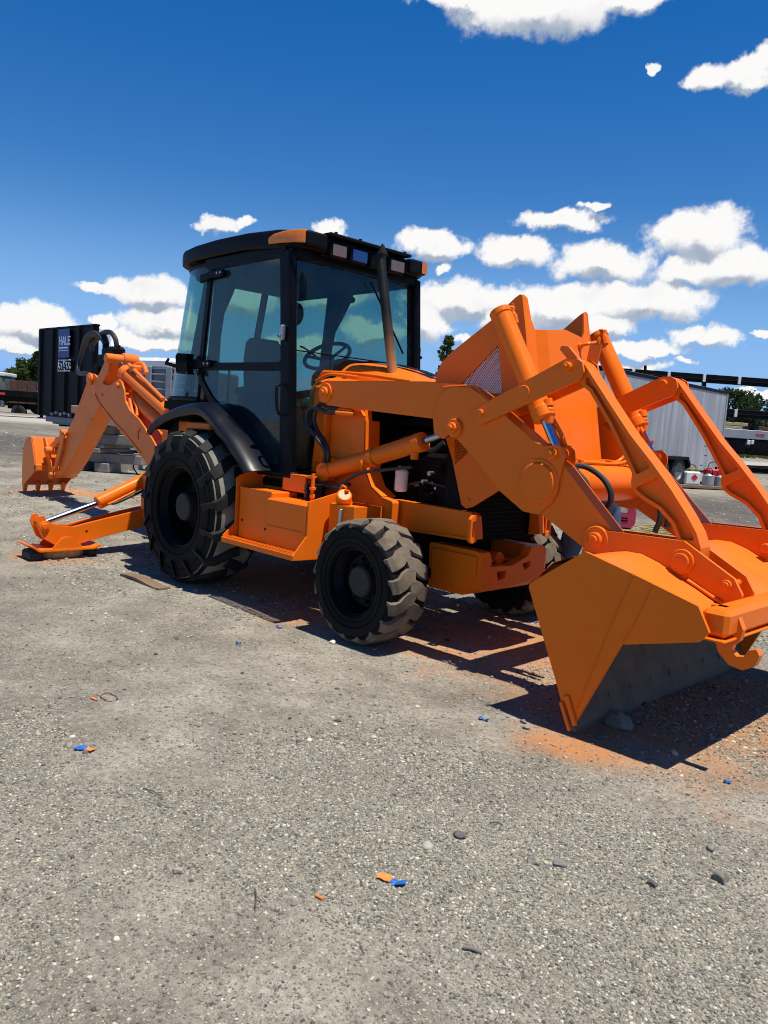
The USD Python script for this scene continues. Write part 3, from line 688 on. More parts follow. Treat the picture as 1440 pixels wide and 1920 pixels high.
pk = blink.buffer(-.020).difference(sg.LineString([(3.82, 1.20), (4.02, 1.31)]).buffer(.030)).difference(sg.box(3.3, 1.72, 3.53, 2.0)).difference(sg.box(4.0, .6, 4.4, .97))
p1, p2 = sorted((q_ for q_ in pk.geoms if q_.area > .002), key=lambda q_: -q_.centroid.y)[:2]
bl = both('bucket_link', [plate(blink, -.575, -.525, .012), plate(blink, -.605, -.575, .012, [rounded(p1, .009), rounded(p2, .009)]), plate(blink, -.525, -.495, .012, [rounded(p1, .009), rounded(p2, .009)])], OR)

# loader bucket, tipped nose down with its cutting edge on the ground
bp = [(3.92, .02), (3.60, .655), (3.63, .735), (3.70, .805), (3.80, .85), (3.88, .868), (3.97, .868), (4.07, .838), (4.18, .785), (4.36, .705), (4.46, .665)]
def off(pts, t):
    P = np.asarray(pts, float); T = np.gradient(P, axis=0); T /= np.linalg.norm(T, axis=1, keepdims=True); return P + np.stack([T[:, 1], -T[:, 0]], 1) * t
inner = off(bp, .016)
bk_out = sheet([[(x, y, z) for y in np.linspace(-1.02, 1.02, 9)] for x, z in bp])
bucket = obj('loader_bucket', bk_out, M['orange_worn'], B, 40)
obj('bucket_lining', sheet([[(x, y, z) for y in np.linspace(-1.02, 1.02, 9)] for x, z in inner]), M['bucketin'], bucket, 40)
sidep = sg.Polygon([(3.58, .66), (3.585, .68), (3.88, .89), (3.895, .89), (4.16, .825), (4.46, .745), (4.52, .64), (4.48, .59), (4.12, .49), (3.915, .035), (3.835, .12), (3.80, .20)])
for s in (-1, 1):
    obj('side_plate', plate(sidep, min(s * 1.02, s * 1.04), max(s * 1.02, s * 1.04), .006), OR, bucket)
    obj('side_cutter', [bar((3.86, s * 1.046, .17), (3.925, s * 1.046, .035), .014, .03), bar((3.835, s * 1.05, .13), (3.905, s * 1.06, .005), .012, .022)], OR, bucket)
for y_, sgn in ((-1.041, -1), (1.041, 1)):
    obj('side_seam', [tube([(4.145, y_, .822), (4.05, y_, .54), (3.925, y_, .12)], .004, 6, 4)], OR, bucket); obj('side_seam', [tube([(4.245, y_, .800), (4.19, y_, .64), (4.128, y_, .50)], .003, 6, 4)], OR, bucket)
obj('cutting_edge', [loft([np.array([(3.925, y, 0.0), (3.90, y, .0), (3.80, y, .20), (3.83, y, .215)]) for y in (-1.035, 1.035)])] + [hexbolt((3.885, y, .10), (.89, 0, .45), .022, .016) for y in np.linspace(-.9, .9, 9)], M['bucketin'], bucket)
obj('lip_tube', [bar((4.515, -.99, .675), (4.515, 1.02, .675), .12, .12, c=.02)], OR, bucket)
obj('lip_flange', [bx(4.44, 4.58, -1.02, 1.02, .602, .612, .003)], OR, bucket)
hook = sg.Polygon([(4.45, .735), (4.52, .735), (4.575, .70), (4.60, .65), (4.59, .60), (4.565, .575), (4.56, .55), (4.585, .53), (4.615, .535), (4.635, .57), (4.665, .58), (4.68, .555), (4.665, .505), (4.615, .475), (4.555, .485), (4.505, .53), (4.475, .60), (4.47, .62)])
obj('lifting_hook', plate(hook, -.885, -.845, .006), OR, bucket)
ear = sg.Polygon([(3.62, .80), (3.63, .905), (3.67, .945), (3.73, .955), (4.18, .965), (4.44, .825), (4.485, .755), (4.47, .675), (4.36, .69), (4.18, .78), (4.07, .83), (3.97, .862), (3.8, .845), (3.7, .80)])
for s in (-1, 1):
    for y in (.475, .612):
        obj('bucket_ear', plate(ear, min(s * y, s * (y + .022)), max(s * y, s * (y + .022)), .01), OR, bucket)
    for y0, y1 in ((s * .42, s * .665),):
        obj('ear_pin', [cyl((4.185, min(y0, y1), .865), (4.185, max(y0, y1), .865), .028, 20, cap=.005), cyl((4.185, s * .634, .865), (4.185, s * .650, .865), .062, 26, cap=.004), cyl((4.185, s * .650, .865), (4.185, s * .664, .865), .043, 24, cap=.004), cyl((4.41, s * .46, .79), (4.41, s * .66, .79), .016, 12, cap=.003), cyl((4.41, s * .634, .79), (4.41, s * .65, .79), .026, 16, cap=.003)], OR, bucket)
obj('weld_bead', [tube([(x, -.640 + .003 * math.sin(40 * x), z + .006) for x, z in [(4.22, .775), (4.28, .748), (4.34, .722), (4.40, .697)]], .009, 7)] , OR, bucket)

# hydraulic hoses at the loader
for pth, rr in (([(3.385, -.447, 1.28), (3.42, -.43, 1.24), (3.48, -.42, 1.18), (3.555, -.42, 1.04), (3.575, -.42, .97), (3.56, -.42, .88)], .017), ([(3.39, -.443, 1.275), (3.44, -.37, 1.27), (3.54, -.36, 1.22), (3.60, -.36, 1.15), (3.605, -.36, 1.08), (3.565, -.365, 1.03), (3.50, -.38, 1.0)], .017), ([(3.325, -.42, 1.235), (3.37, -.42, 1.19), (3.41, -.42, 1.11), (3.42, -.42, .98)], .019), ([(3.345, -.40, 1.235), (3.395, -.40, 1.18), (3.43, -.40, 1.09), (3.44, -.40, .96)], .017)):
    obj('loader_hose', tube(pth, rr, 10), M['hose'], B)
obj('hose_clamp', [cyl((3.305, -.41, 1.265), (3.345, -.41, 1.215), .036, 16, cap=.004)], M['steel'], B)
M['greenhose'] = mat('green_hose', (.012, .024, .018), .45, var=.2)
obj('loader_hose', tube([(3.39, .445, 1.27), (3.45, .44, 1.16), (3.52, .43, .98), (3.50, .42, .86)], .018, 10), M['greenhose'], B)
obj('loader_hose', tube([(3.395, .45, 1.27), (3.47, .46, 1.18), (3.56, .46, 1.02), (3.56, .45, .90)], .018, 10), M['greenhose'], B)
obj('tower_hose', [tube([(1.47, -.60, 1.505), (1.36, -.60, 1.505), (1.24, -.62, 1.535), (1.15, -.62, 1.50), (1.17, -.62, 1.40), (1.28, -.62, 1.31), (1.36, -.60, 1.22), (1.33, -.58, 1.13)], .017), tube([(1.47, -.58, 1.53), (1.37, -.58, 1.54), (1.27, -.59, 1.56), (1.19, -.58, 1.48), (1.22, -.58, 1.38), (1.33, -.585, 1.29), (1.38, -.58, 1.2), (1.35, -.56, 1.13)], .017)], M['hose'], B)
obj('tower_pipe', [cyl((1.45, -.60, 1.505), (1.66, -.60, 1.50), .016, 12), cyl((1.45, -.58, 1.53), (1.62, -.58, 1.525), .014, 12), tube([(1.33, -.58, 1.14), (1.24, -.56, 1.04), (1.18, -.54, .98)], .014), tube([(1.36, -.56, 1.14), (1.28, -.54, 1.05), (1.22, -.52, .99)], .014)], OR, B)
obj('harness', [tube([(1.32, -.60, .93), (1.45, -.60, .96), (1.60, -.62, 1.00), (1.80, -.63, 1.09), (2.0, -.60, 1.13), (2.25, -.58, 1.17)], .012), tube([(1.32, -.62, .97), (1.48, -.62, .965), (1.60, -.61, .975), (1.66, -.60, 1.0), (1.58, -.60, .955), (1.45, -.60, .95), (1.33, -.58, .92)], .014)], M['hose'], B)

# hood, tipped forward
hs = sg.Polygon([(2.215, 1.75), (2.225, 1.81), (2.26, 1.88), (2.34, 1.945), (2.67, 2.145), (2.83, 2.265), (2.865, 2.285), (2.885, 2.28), (2.90, 2.21), (2.93, 2.08), (2.97, 1.87), (3.03, 1.61), (3.09, 1.31), (3.06, 1.27), (2.92, 1.13), (2.62, .94), (2.57, .925), (2.53, .945), (2.42, 1.24), (2.29, 1.49)])
win = sg.Polygon([(2.385, 1.68), (2.73, 1.985), (2.80, 1.66), (2.80, 1.50), (2.445, 1.205)])
hood = obj('hood', plate(hs, -.372, -.36, .012, [win]), OR, B)
obj('hood_side', plate(hs, .36, .372, .012, [win]), OR, hood)
def screen(y):
    st = []
    for a in np.arange(-2.2, 2.2, .0145):
        for s in (-1, 1):
            L_ = sg.LineString([(2.6 + a - 1.2, 1.6 - s * 1.2 * 1.35), (2.6 + a + 1.2, 1.6 + s * 1.2 * 1.35)]).buffer(.0026, cap_style=2).intersection(win.buffer(.004))
            if not L_.is_empty and L_.area > 1e-6: st.append(plate(L_, y, y + .003))
    return st
obj('mesh_screen', screen(-.364), OR, hood, False); obj('mesh_screen', screen(.361), OR, hood, False)
def nose_x(z): return np.interp(-z, [-2.29, -2.08, -1.87, -1.61, -1.27], [2.875, 2.925, 2.97, 3.03, 3.10])
ny = [-.372, -.35, -.318, -.30, -.27, -.20, 0., .20, .27, .30, .318, .35, .372]
top = [2.285, 2.285, 2.27, 2.14, 2.085, 2.09, 2.115, 2.09, 2.085, 2.14, 2.27, 2.285, 2.285]
bul = [0, .008, .008, .006, .004, .045, .055, .045, .004, .006, .008, .008, 0]
rows = []
for y, t, b in zip(ny, top, bul):
    zs = np.linspace(1.275, t, 16); rows.append([(nose_x(z) + b, y, z) for z in zs])
nose = obj('hood_nose', sheet(rows, .014), OR, hood, 25)
obj('hood_top', sheet([[(x, y, z) for y in np.linspace(-.36, .36, 5)] for x, z in [(2.29, 1.49), (2.42, 1.24), (2.53, .945)]], .012), OR, hood)
obj('hood_latch', [tube([(2.975, .16, 2.03), (3.02, .16, 2.04), (3.045, .19, 2.05), (3.04, .25, 2.065)], .011, 8), cyl((2.95, .155, 2.03), (3.0, .155, 2.03), .022, 14, cap=.004)], OR, hood)
obj('hood_hinge_bolt', [hexbolt((2.585, -.372, .985), (0, -1, 0), .013, .01), hexbolt((2.82, -.372, 2.22), (0, -1, 0), .014, .01)], OR, hood)
obj('hood_lining', [platex([(-.30, 1.6), (.30, 1.6), (.30, 2.06), (-.30, 2.06)], 2.85, 2.86)], M['interior'], hood)

# cowl, exhaust, filler
def ring(x, hw, z0, z1, n=18, sq=.55):
    t = np.linspace(0, PI, n); c, s = np.cos(t), np.sin(t)
    return np.array([(x, hw * np.sign(a) * abs(a) ** sq, z0 + (z1 - z0) * b ** sq) for a, b in zip(c, s)] + [(x, -hw * .98, z0 - .02), (x, hw * .98, z0 - .02)])
cow = obj('engine_cowl', [loft([ring(x, hw, 1.60, z) for x, hw, z in ((1.00, .22, 1.80), (1.05, .30, 1.87), (1.14, .32, 1.915), (1.30, .34, 1.915), (1.55, .35, 1.885), (1.80, .35, 1.835), (2.05, .34, 1.765), (2.12, .30, 1.70))]), loft([ring(x, hw, 1.56, z) for x, hw, z in ((.92, .40, 1.70), (.95, .45, 1.79), (1.10, .46, 1.80), (1.5, .45, 1.775), (1.9, .42, 1.73), (2.08, .38, 1.68))])], OR, B, 50)
obj('cowl_rib', [tube([(1.0, -.40, 1.76), (1.06, -.41, 1.81), (1.12, -.40, 1.815), (1.5, -.385, 1.80), (1.95, -.36, 1.755)], .014, 8), tube([(1.02, -.445, 1.745), (1.2, -.45, 1.795), (1.5, -.44, 1.775)], .012, 8)], OR, cow)
obj('cowl_strip', sheet([[(x, y, z) for y in (-.12, -.02)] for x, z in ((1.12, 1.925), (1.3, 1.93), (1.55, 1.905), (1.8, 1.857), (1.95, 1.815))], .006), M['plastic'], cow)
obj('dash_hood', [loft([ring(x, hw, 1.74, z) for x, hw, z in ((.70, .24, 1.86), (.80, .27, 1.93), (.95, .28, 1.955), (1.02, .27, 1.945))])], M['plastic'], cow, 50)
obj('coolant_cap', [cyl((1.93, .12, 1.80), (1.93, .12, 1.865), .055, 20, cap=.01), cyl((1.93, .12, 1.845), (1.93, .12, 1.885), .062, 20, cap=.01)], mat('brown_cap', (.10, .055, .035), .4), cow)
ex = obj('exhaust_stack', [tube([(1.672, -.25, 1.78), (1.665, -.25, 1.84), (1.57, -.25, 2.23), (1.475, -.25, 2.60), (1.46, -.25, 2.66), (1.462, -.25, 2.70)], .037, 20), cyl((1.68, -.25, 1.74), (1.672, -.25, 1.79), .046, 20)], M['exhaust'], B)
obj('rain_cap', [loft([np.array([(1.44, -.29, 2.66), (1.44, -.21, 2.66), (1.50, -.21, 2.70), (1.50, -.29, 2.70)]), np.array([(1.47, -.255, 2.775), (1.47, -.245, 2.775), (1.475, -.245, 2.775), (1.475, -.255, 2.775)])])], M['exhaust'], ex)

# steps, battery and tool boxes on both sides
def stepbox():
    rear_pl = platex([(-.62, 1.03), (-.80, 1.03), (-.905, .955), (-.905, .60), (-1.01, .505), (-1.015, .455), (-.62, .455)], .665, .677, .004)
    front_pl = platex([(-.50, .93), (-.62, .93), (-.90, .865), (-.90, .62), (-1.01, .492), (-1.012, .452), (-.50, .44)], 1.565, 1.578, .004)
    side_s = bx(.68, 1.30, -.635, -.62, .88, 1.01, .003)
    lip = bx(.66, 1.585, -1.02, -1.008, .452, .492, .003)
    floor = bx(.68, 1.565, -.93, -.62, .455, .465, .002)
    return [rear_pl, front_pl, side_s, lip, floor]
sb = both('step_box', stepbox(), OR)
for k, q in enumerate(sb):
    g = mir if k else (lambda m: m)
    obj('tool_box', g(cat([bx(.70, 1.12, -.89, -.64, .49, .885, .008), bx(.70, 1.12, -.893, -.885, .875, .889, .003)])), OR, q)
    obj('battery_box', g(cat([loft([np.array([(1.09, -.90, z0), (1.56, -.90, z0), (1.56, -.63, z0), (1.09, -.63, z0)]) for z0 in (.49,)] + [np.array([(1.09 + o, -.905 + o, z0), (1.56 - o, -.905 + o, z0), (1.56 - o, -.63, z0), (1.09 + o, -.63, z0)]) for z0, o in ((.83, 0), (.845, .012))]), bx(1.10, 1.545, -.907, -.904, .62, .64, .001)])), OR, q)
    obj('cover_panel', g(cat([bx(1.02, 1.30, -.72, -.705, .895, 1.02, .003), bx(1.02, 1.33, -.72, -.62, 1.012, 1.024, .003)])), OR, q)
    obj('box_bolt', g(cat([cyl((.755, -.893, .63), (.755, -.899, .63), .008, 8), cyl((1.065, -.893, .60), (1.065, -.899, .60), .008, 8), cyl((.664, -.86, .985), (.679, -.86, .985), .007, 8)])), M['dark'], q)
    obj('latch_bolt', g(cyl((.80, -.635, .935), (.80, -.66, .935), .012, 8)), M['steel'], q)
    slots = []
    base = sg.box(.68, -1.008, 1.563, -.93)
    cut = [affinity.rotate(sg.box(.70 + i * .029, -1.0 + r_ * .026, .718 + i * .029, -.985 + r_ * .026), 0) for i in range(29) for r_ in range(3)]
    tread = [platez(base.difference(unary_union(cut)), .492, .496)]
    for i in range(30):
        for r_ in range(2): tread.append(bx(.694 + i * .029, .700 + i * .029, -1.004 + r_ * .026 + .008, -.985 + r_ * .026 + .008, .496, .506, 0))
    obj('step_tread', g(cat(tread)), OR, q, False)
tank = both('hydraulic_tank', [loft([np.array([(1.585, -.62 , z), (1.62, -.74, z), (1.75, -.78, z), (1.88, -.74, z), (1.90, -.60, z), (1.90, -.49, z), (1.585, -.49, z)]) for z in (.50, .86)]), cyl((1.72, -.68, .85), (1.72, -.70, .90), .055, 20, cap=.006)], OR)
for k, q in enumerate(tank):
    g = mir if k else (lambda m: m)
    obj('tank_cap', g(cat([cyl((1.715, -.70, .885), (1.765, -.735, .935), .056, 24, cap=.012), bar((1.70, -.69, .945), (1.78, -.72, .965), .03, .012), tube([(1.63, -.66, .93), (1.67, -.68, .985), (1.74, -.70, .98)], .010, 8)])), OR, q)
    obj('level_glass', g(cyl((1.80, -.79, .72), (1.80, -.79, .84), .016, 12, cap=.003)), M['steel'], q)
vb = obj('valve_block', bx(1.30, 1.40, -.70, -.60, .86, .97, .006), M['dark'], B)
obj('valve_rod', [cyl((1.39, -.72, .82), (1.39, -.72, 1.05), .014, 10), cyl((1.39, -.72, .87), (1.39, -.72, .90), .022, 6), cyl((1.39, -.72, .93), (1.39, -.72, .95), .026, 12), bx(1.34, 1.40, -.735, -.70, 1.01, 1.035, .004)], OR, vb)
obj('valve_fitting', [cyl((1.33, -.70, z_), (1.33, -.74, z_), .016, 8) for z_ in (.88, .92, .95)], M['hose'], vb)

# ------------------------------------------------------------------ cab
cab = obj('cab', [bar((1.055, s * .69, 1.02), (.905, s * .68, 2.71), .075, .12, up=(1, 0, 0), c=.015) for s in (-1, 1)]
          + [bx(.50, 1.12, s * .66, s * .725, .985, 1.035, .01) for s in (-1, 1)]
          + [bx(1.06, 1.12, -.70, .70, .95, 1.04, .01), bx(-.80, 1.06, -.66, .66, .90, .97, .01)]
          + [bar((.91, -.68, 2.705), (.91, .68, 2.705), .09, .09), bar((-.55, -.62, 2.70), (-.55, .62, 2.70), .08, .08)]
          + [bar((.90, s * .68, 2.715), (-.25, s * .68, 2.715), .06, .07) for s in (-1, 1)], BK, B)
# roof: a shallow moulded shell with thick front corners
def roof_ring(z, sx, fr):
    P = []
    for x, y in [(fr - .005, -.30), (fr - .01, -.45), (fr - .02, -.60), (fr - .07, -.70), (.82, -.74), (.40, -.757), (-.05, -.757), (-.38, -.745), (-.64, -.705), (-.84, -.60), (-.97, -.43), (-1.03, -.2), (-1.04, 0)]:
        P.append((.15 + (x - .15) * sx, y * sx, z(x)))
    full = P + [(x, -y, z_) for x, y, z_ in reversed(P[:-1])]
    return np.array(full)
zt = lambda o: (lambda x: float(np.interp(x, [-1.05, -.6, .1, .7, 1.08], [2.845, 2.885, 2.90, 2.885, 2.85])) + o)
zb = lambda o: (lambda x: float(np.interp(x, [-1.05, -.6, .0, .55, .75, 1.08], [2.755, 2.765, 2.765, 2.765, 2.735, 2.735])) + o)
def dense(P):
    Q = [];
    for i in range(len(P)): Q += [P[i], (P[i] + P[(i + 1) % len(P)]) / 2]
    return np.array(Q)
roof = obj('roof', [loft([dense(roof_ring(zb(.0), .90, 1.05)), dense(roof_ring(zb(-.012), .97, 1.06)), dense(roof_ring(zb(.01), .995, 1.06)), dense(roof_ring(zt(-.045), 1.0, 1.06)), dense(roof_ring(zt(-.018), .985, 1.06)), dense(roof_ring(zt(0), .93, 1.05))])], M['plastic'], cab, 35)
obj('roof_visor', [bx(.86, 1.10, -.445, .445, 2.845, 2.868, .006)] + [hexbolt((1.085, y, 2.868), (0, 0, 1), .014, .012) for y in (-.38, -.13, .12, .37)], M['plastic'], cab)
obj('roof_corner', [bx(1.0, 1.085, s * .45, s * .655, 2.735, 2.845, .014) for s in (-1, 1)], M['plastic'], cab)
def amber(s):
    pts = [(1.065, .635), (1.05, .668), (1.0, .703), (.90, .735), (.80, .752), (.755, .758)]
    rows = []
    for x, y in pts:
        t = (x - .755) / .31; rows.append([(x, s * (y + .004), 2.752 + .0 * t), (x, s * (y + .012), 2.755 + .02 * (1 - t)), (x, s * (y + .010), 2.79 + .045 * t ** .4), (x, s * y, 2.80 + .045 * t ** .4)])
    m = sheet(rows, .004); return m
obj('corner_lamp', amber(-1), M['amber'], cab, 40)
obj('corner_lamp', [amber(1), bx(1.086, 1.090, .585, .650, 2.742, 2.838, .002)], M['amber'], cab, 40)
for y0, y1, m in ((-.40, -.255, 'lamp'), (-.195, -.035, 'bluelens'), (.02, .18, 'plastic'), (.225, .385, 'lamp')):
    h = obj('work_light', [bx(1.0, 1.075, y0 - .012, y1 + .012, 2.70, 2.805, .012)], M['plastic'], cab)
    if m != 'plastic':
        q = obj('lens_taped_over' if m == 'bluelens' else 'lens', bx(1.075, 1.082, y0 + .004, y1 - .004, 2.708, 2.795, .004), M[m], '/World/' + B.GetName() + '/' + cab.GetName())
obj('lamp_bar', bx(.98, 1.01, -.45, .45, 2.70, 2.85, .01), M['plastic'], cab)


def pane(rows, name='window_pane', t=.005): return obj(name, sheet(rows, t), M['glass'], cab, 40)


# windscreen, gently bowed, in an upper sheet and two lower ones
def ws(y, z):
    x = 1.055 - (z - 1.02) * .0888
    return (x + .05 * (1 - (y / .64) ** 2) * .6, y, z)
pane([[ws(y, z) for z in (1.97, 2.2, 2.45, 2.67)] for y in np.linspace(-.64, .64, 13)], 'windscreen')
pane([[ws(y, z) for z in (1.06, 1.4, 1.955)] for y in np.linspace(-.64, -.30, 5)], 'lower_windscreen')
pane([[ws(y, z) for z in (1.06, 1.4, 1.955)] for y in np.linspace(.30, .64, 5)], 'lower_windscreen')
pane([[ws(y, z) for z in (1.80, 1.955)] for y in np.linspace(-.29, .29, 7)], 'lower_windscreen')
obj('pane_seam', [tube([np.array(ws(y, 1.962)) + [.006, 0, 0] for y in np.linspace(-.65, .65, 9)], .006, 6)], M['plastic'], cab)
obj('firewall', [bx(1.03, 1.05, -.30, .30, .98, 1.80, .004)], M['interior'], cab)
wip = obj('wiper', [bar(np.array(ws(.17, 2.52)) + [.03, 0, 0], np.array(ws(.52, 2.06)) + [.02, 0, 0], .018, .012), bar(np.array(ws(.10, 2.60)) + [.035, 0, 0], np.array(ws(.34, 2.30)) + [.035, 0, 0], .014, .012)], M['plastic'], cab)

door_o = sg.Polygon([(.875, 2.70), (-.185, 2.70), (-.30, 1.83), (-.285, 1.71), (-.11, 1.55), (.19, 1.39), (.40, 1.22), (.575, 1.03), (1.01, 1.03)])
up_g = sg.Polygon([(.835, 2.655), (-.135, 2.655), (-.235, 1.875), (.905, 1.865)])
lo_g = sg.Polygon([(.912, 1.80), (-.235, 1.81), (-.225, 1.73), (-.06, 1.585), (.235, 1.425), (.44, 1.265), (.61, 1.09), (.955, 1.08)])
for s in (-1, 1):
    g = mir if s > 0 else (lambda m: m)
    d = obj('door', g(plate(door_o, -.712, -.678, .02, [rounded(up_g, .03), rounded(lo_g, .03)])), BK, cab)
for s in (-1, 1):
    g = mir if s > 0 else (lambda m: m)
    obj('door_window', g(plate(up_g.buffer(.012), -.700, -.695)), M['glass'], cab, False)
    obj('door_window', g(plate(lo_g.buffer(.012), -.700, -.695)), M['glass'], cab, False)
    for hp__ in ([(-.36, 1.885), (-.33, 1.905), (-.21, 1.89), (-.085, 1.895), (-.06, 1.87), (-.085, 1.835), (-.21, 1.83), (-.36, 1.815)], [(-.285, 2.62), (-.18, 2.63), (.06, 2.64), (.085, 2.61), (.06, 2.585), (-.12, 2.58), (-.285, 2.55)]):
        obj('door_hinge', g(plate(hp__, -.738, -.712, .011)), M['plastic'], cab)
    for x, z in ((-.16, 1.863), (-.10, 1.865), (-.01, 2.612), (.04, 2.613)): obj('hinge_bolt', g(cyl((x, -.738, z), (x, -.745, z), .012, 10, cap=.002)), M['steel'], cab)
    obj('door_handle', g(cat([bx(.945, .975, -.765, -.725, 2.02, 2.14, .008), cyl((.96, -.765, 2.05), (.96, -.785, 2.06), .014, 12, cap=.003)])), M['steel'] if s < 0 else M['plastic'], cab)
    obj('grab_bar', g(tube([(.955, -.74, 1.70), (.965, -.78, 1.66), (.99, -.78, 1.50), (.99, -.74, 1.46)], .012, 8)), M['plastic'], cab)
    # wrap-round rear quarter glass and the bent safety-frame post inside it
    botp = [(-.31, -.69), (-.62, -.687), (-.88, -.64), (-1.06, -.535), (-1.14, -.36)]
    topp = [(-.20, -.685), (-.42, -.677), (-.63, -.625), (-.77, -.52), (-.83, -.34)]
    bs, ts = smooth_path([(*p, 0) for p in botp], 5), smooth_path([(*p, 0) for p in topp], 5)
    rows = [[np.array([*(b[:2] * (1 - t) + u[:2] * t), 1.56 + (2.715 - 1.56) * t]) for t in (0, .25, .5, .75, 1)] for b, u in zip(bs, ts)]
    obj('quarter_window', g(sheet(rows, .005)), M['glass'], cab, 60)
    obj('quarter_seal', g(cat([tube([r[0] for r in rows], .022, 8, 1), tube([r[-1] for r in rows], .02, 8, 1), tube(rows[0], .014, 8, 3), tube(rows[-1], .018, 8, 3)])), M['plastic'], cab)
    post = sg.Polygon([(-.17, 2.70), (.16, 2.70), (.12, 2.58), (.02, 2.44), (-.09, 2.30), (-.13, 2.1), (-.15, 1.56), (-.29, 1.50)])
    obj('safety_post', g(plate(post, -.655, -.60, .02)), M['interior'], cab)
    obj('inner_wheel_arch', g(cat([plate([(-.85, 1.56), (-.30, 1.56), (-.10, 1.50), (.17, 1.33), (.38, 1.17), (.52, .98), (-.85, .98)], -.68, -.40, .03)])), M['interior'], cab)
obj('rear_post', [bar((-1.12, s * .33, 1.5), (-.82, s * .33, 2.72), .05, .06) for s in (-1, 1)], M['interior'], cab)
obj('rear_wall', [bx(-1.10, -1.06, -.34, .34, .95, 1.50, .01), bx(-1.10, -.95, -.60, .60, 1.46, 1.54, .01)], M['interior'], cab)
obj('head_lining', [bx(-.62, .86, -.60, .60, 2.62, 2.70, .03), bx(-.2, .75, -.66, .66, 2.66, 2.74, .02)], M['interior'], cab)
obj('rear_window', sheet([[(-1.13 + .30 * t, y, 1.50 + 1.2 * t) for t in (0, .5, 1)] for y in (-.29, 0, .29)], .005), M['glass'], cab)
# seat and controls
M['seat'] = mat('seat_fabric', (.018, .0185, .021), .85, spec=.2, var=.25, vscale=18.)
obj('seat', [bx(-.28, .24, -.25, .25, 1.38, 1.52, .05), loft([np.array([(-.24 - t * .10 + o, y, 1.48 + t * .68) for y, o in ((-.24 * w, .0), (-.16 * w, .07), (.16 * w, .07), (.24 * w, 0), (.16 * w, -.07), (-.16 * w, -.07))]) for t, w in ((0, 1.), (.3, 1.05), (.7, 1.), (.93, .86), (1., .66))]), bx(-.22, .14, -.16, .16, 1.0, 1.38, .02), bar((-.28, -.30, 1.66), (.12, -.30, 1.70), .07, .06), bar((-.28, .30, 1.66), (.12, .30, 1.70), .07, .06)], M['seat'], cab, 50)
sc, sn = np.array([.60, 0, 1.99]), np.array([-.50, 0, .866]); sa, sb_ = np.array([.866, 0, .5]), np.array([0, 1, 0])
tt = np.linspace(0, 2 * PI, 33)
wheel_rim = [sc + .20 * (math.cos(a) * sa + math.sin(a) * sb_) for a in tt]
obj('steering_wheel', [tube(wheel_rim, .017, 10, 2), tube([sc - sn * .04, sc + .19 * (math.cos(.4) * sa + math.sin(.4) * sb_)], .013, 8), tube([sc - sn * .04, sc + .19 * (math.cos(2.5) * sa + math.sin(2.5) * sb_)], .013, 8), tube([sc - sn * .04, sc + .19 * (math.cos(4.5) * sa + math.sin(4.5) * sb_)], .013, 8), cyl(sc - sn * .07, sc - sn * .02, .05, 18, cap=.01)], M['plastic'], cab)
obj('steering_console', [loft([np.array([(x, y, z) for x, y in ((.62 + .22 * (1 - t), -.12), (.98, -.15), (.98, .15), (.62 + .22 * (1 - t), .12))]) for t, z in ((0, 1.0), (.6, 1.5), (1, 1.84))]), bar(sc - sn * .22 + np.array([.05, 0, -.05]), sc - sn * .04, .06, .06)], M['interior'], cab)
obj('control_lever', [tube([(.42, -.42, 1.2), (.40, -.42, 1.5), (.36, -.42, 1.74)], .011), cyl((.36, -.42, 1.74), (.355, -.42, 1.79), .024, 12, cap=.008), tube([(.75, -.24, 1.96), (.70, -.33, 2.02), (.68, -.36, 2.03)], .008), tube([(-.62, -.2, 1.3), (-.60, -.2, 1.9)], .012), tube([(-.62, .2, 1.3), (-.58, .2, 1.92)], .012)], M['plastic'], cab)
obj('cab_fan', [revy([(.02, -.50), (.085, -.49), (.09, -.45), (.02, -.42)], (.735, 2.27), 24), bar((.735, -.46, 2.27), (.84, -.56, 2.34), .04, .04)], M['plastic'], cab)
obj('document_tray', [bx(-.1, .7, .40, .62, 1.05, 1.52, .03)], M['interior'], cab)
obj('wing_mirror', [loft([np.array([(-.40, -.86, z0), (-.33, -.80, z0), (-.34, -.72, z0), (-.42, -.74, z0)]) * [1, 1, 1] + [o, 0, 0] for z0, o in ((1.77, .0), (1.79, -.02), (1.92, -.035), (1.945, -.01))]), bar((-.40, -.80, 1.82), (-.60, -.86, 1.86), .03, .03), bar((-.60, -.86, 1.86), (-.55, -.86, 1.90), .02, .02), bar((-.37, -.74, 1.86), (-.30, -.68, 1.86), .03, .03)], M['plastic'], B)

# fenders
fo = np.array([(-.77, 1.255), (-.74, 1.29), (-.60, 1.372), (-.34, 1.455), (-.05, 1.50), (.14, 1.498), (.30, 1.43), (.42, 1.355), (.57, 1.265), (.70, 1.17), (.80, 1.09), (.875, 1.02)])
P3 = smooth_path([(x, 0, z) for x, z in fo], 4)
ctr = np.array([.0, 0, .72])
rows = []
for p in P3:
    d = p - ctr; d /= np.linalg.norm(d)
    rows.append([p + d * (-.085) + [0, -.925, 0], p + d * (-.065) + [0, -.942, 0], p + d * (-.02) + [0, -.945, 0], p + [0, -.925, 0] , p + d * .02 + [0, -.88, 0], p + d * .03 + [0, -.80, 0], p + d * .02 + [0, -.69, 0]])
both('fender', sheet(rows, .008), M['navy'], B, 40)
both('fender_bracket', [bx(-.45, -.30, -.80, -.66, .95, 1.36, .01), bx(-.30, .10, -.82, -.68, 1.30, 1.36, .01)], M['orange_worn'], B)

